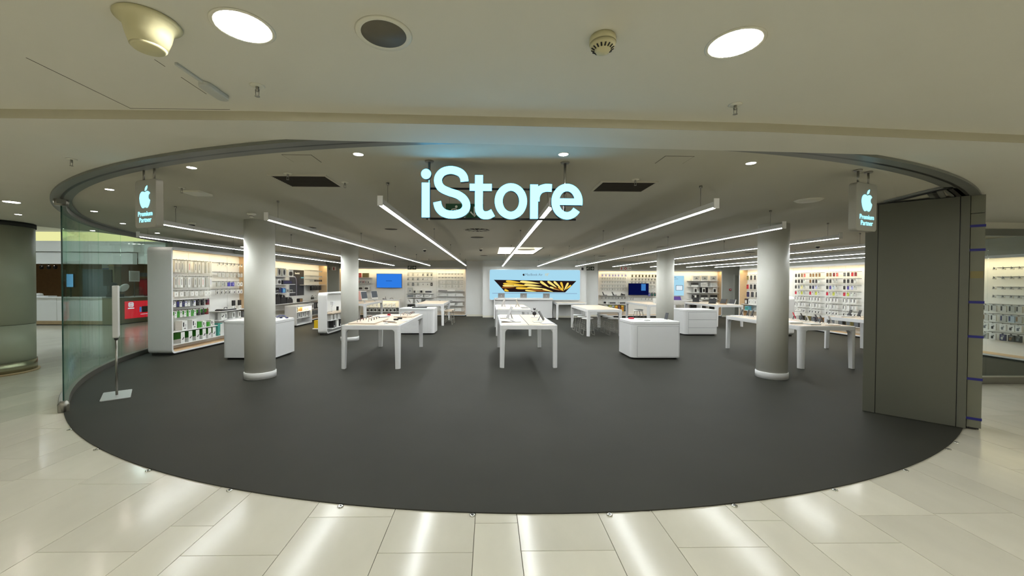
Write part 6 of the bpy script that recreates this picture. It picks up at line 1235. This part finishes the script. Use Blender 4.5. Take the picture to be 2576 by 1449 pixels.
p = thing('white_notice', 'white framed notice on a post at the kiosk side counter', 'notice', (-13.92, 15.62, 1.62), PI / 2); MB().box(-0.22, 0, 0, 0.22, 0.02, 0.42).build('frame', 'white', p); MB().box(-0.17, -0.002, 0.05, 0.17, 0, 0.37).build('sheet', 'ltgreypack', p); MB().box(-0.01, 0.0, -0.58, 0.01, 0.02, 0.0).build('post', 'steel', p)
p = thing('red_cabinet', 'red drinks cabinet with dark header on the kiosk side counter', 'cabinet', (-14.05, 16.15, 1.04)); MB().box(-0.18, 0, 0.0, 0.18, 0.4, 0.70).build('body', 'darkred', p); MB().box(-0.2, -0.02, 0.70, 0.2, 0.4, 1.05).build('header', 'brown', p); MB().box(-0.17, -0.03, 0.78, 0.17, -0.02, 0.94).build('sign_strip', 'slategrey', p); MB().box(-0.15, -0.01, 0.06, 0.15, 0, 0.64).build('door', 'red', p)
p = thing('plastic_tray', 'white plastic tray on the kiosk counter', 'tray', (-16.8, 14.9, 1.04)); MB().box(-0.5, -0.15, 0, 0.5, 0.15, 0.04).build('tray', 'white', p); mb = MB(); mb.lathe([(0.12, 0.04), (0.1, 0.12), (0.0, 0.14)], 14); mb.build('bowl', 'white', p)

for i, (x, y) in enumerate(((-11.0, 9.5), (-14.5, 9.5), (-18.0, 9.5), (-11.0, 12.6), (-14.5, 12.6), (-18.0, 12.6))):
    downlight(x, y, 3.95, 0.16, 'conc_fill_light', 'added unseen downlight brightening the neighbouring concourse from its high ceiling', 'added high concourse fill lights')  # fill lamps added so the concourse behind the glass is brighter

p = thing('pale_pillar', 'pale round-edged pillar with a blue poster behind the kiosk counter', 'pillar', (-15.35, 16.0, 0)); MB().box(-0.22, 0, 0, 0.22, 0.3, 3.1).build('shaft', 'wall', p, bevel=0.03); MB().box(-0.18, -0.01, 1.55, 0.40, 0.0, 2.15).build('poster', 'blue', p); MB().box(0.16, -0.014, 1.45, 0.38, -0.01, 2.0).build('poster_figure', 'paper', p)
p = thing('black_till', 'black till on the kiosk side counter', 'till', (-14.02, 14.98, 1.04)); MB().box(-0.2, -0.2, 0, 0.16, 0.12, 0.10).build('base', 'black', p); mb = MB(); mb.prism([(-0.16, 0.10), (0.14, 0.10), (0.10, 0.52), (-0.12, 0.56)], -0.14, -0.08, 'y'); mb.build('screen', 'softblack', p)

struct(MB().box(-34, 15.3, 2.70, -13.52, 18.6, 2.72).build('ceiling_kiosk', 'wall'))
for i, (x, y) in enumerate(((-14.6, 16.4), (-16.4, 16.4), (-18.2, 16.4), (-14.3, 17.9), (-20.0, 16.4))):
    downlight(x, y, 2.70, 0.07, 'kiosk_fill_light', 'added small fill downlight brightening the kiosk interior', 'added kiosk fill lights')  # fill lamps added under the bulkhead to brighten the kiosk

# ------------------------------------------------------------------ parts of parts: hang small pieces on the part they belong to
OWNER = dict(emblem=('panel', 'lid', 'lit_face'), lettering=('panel', 'screen', 'lit_face', 'print'), screen=('case',), painted_reflection=('screen',), ceiling_flange=('hanging_rod',), slat=('backing',), vane=('backing',), cone_ring=('backing',),
             slot=('dome',), tape_band=('end_profile',), sticker=('end_profile',), keyboard=('base',), cable_slit=('top_frame',), wood_top=('top_frame',), pictogram=('plate',), petal_print=('lit_face',), screen_print=('lit_face',), laptop_base_print=('lit_face',), tablet_print=('lit_face',),
             icon=('panel',), device_print=('panel',), press_plate=('case',), poster_figure=('poster',), poster=('shaft',), capital=('shaft',), phone_print=('print',), lens_glint=('print',), sheet=('frame',), sign_strip=('header',), handset=(), valance=('shell',), light_bar=('shell',), socket_plate=('front_panel',), panel_joint=('back_panel', 'front_panel'), swing_tag=())
last = {}
for nm, o in MADE:
    p = o.parent
    if p is None or p.parent is not None: continue
    own = None
    for c in OWNER.get(nm, ()):
        own = last.get((p.name, c))
        if own is not None: break
    if own is not None and own.location.length < 1e-6 and own.parent == p: o.parent = own
    else: last[(p.name, nm)] = o
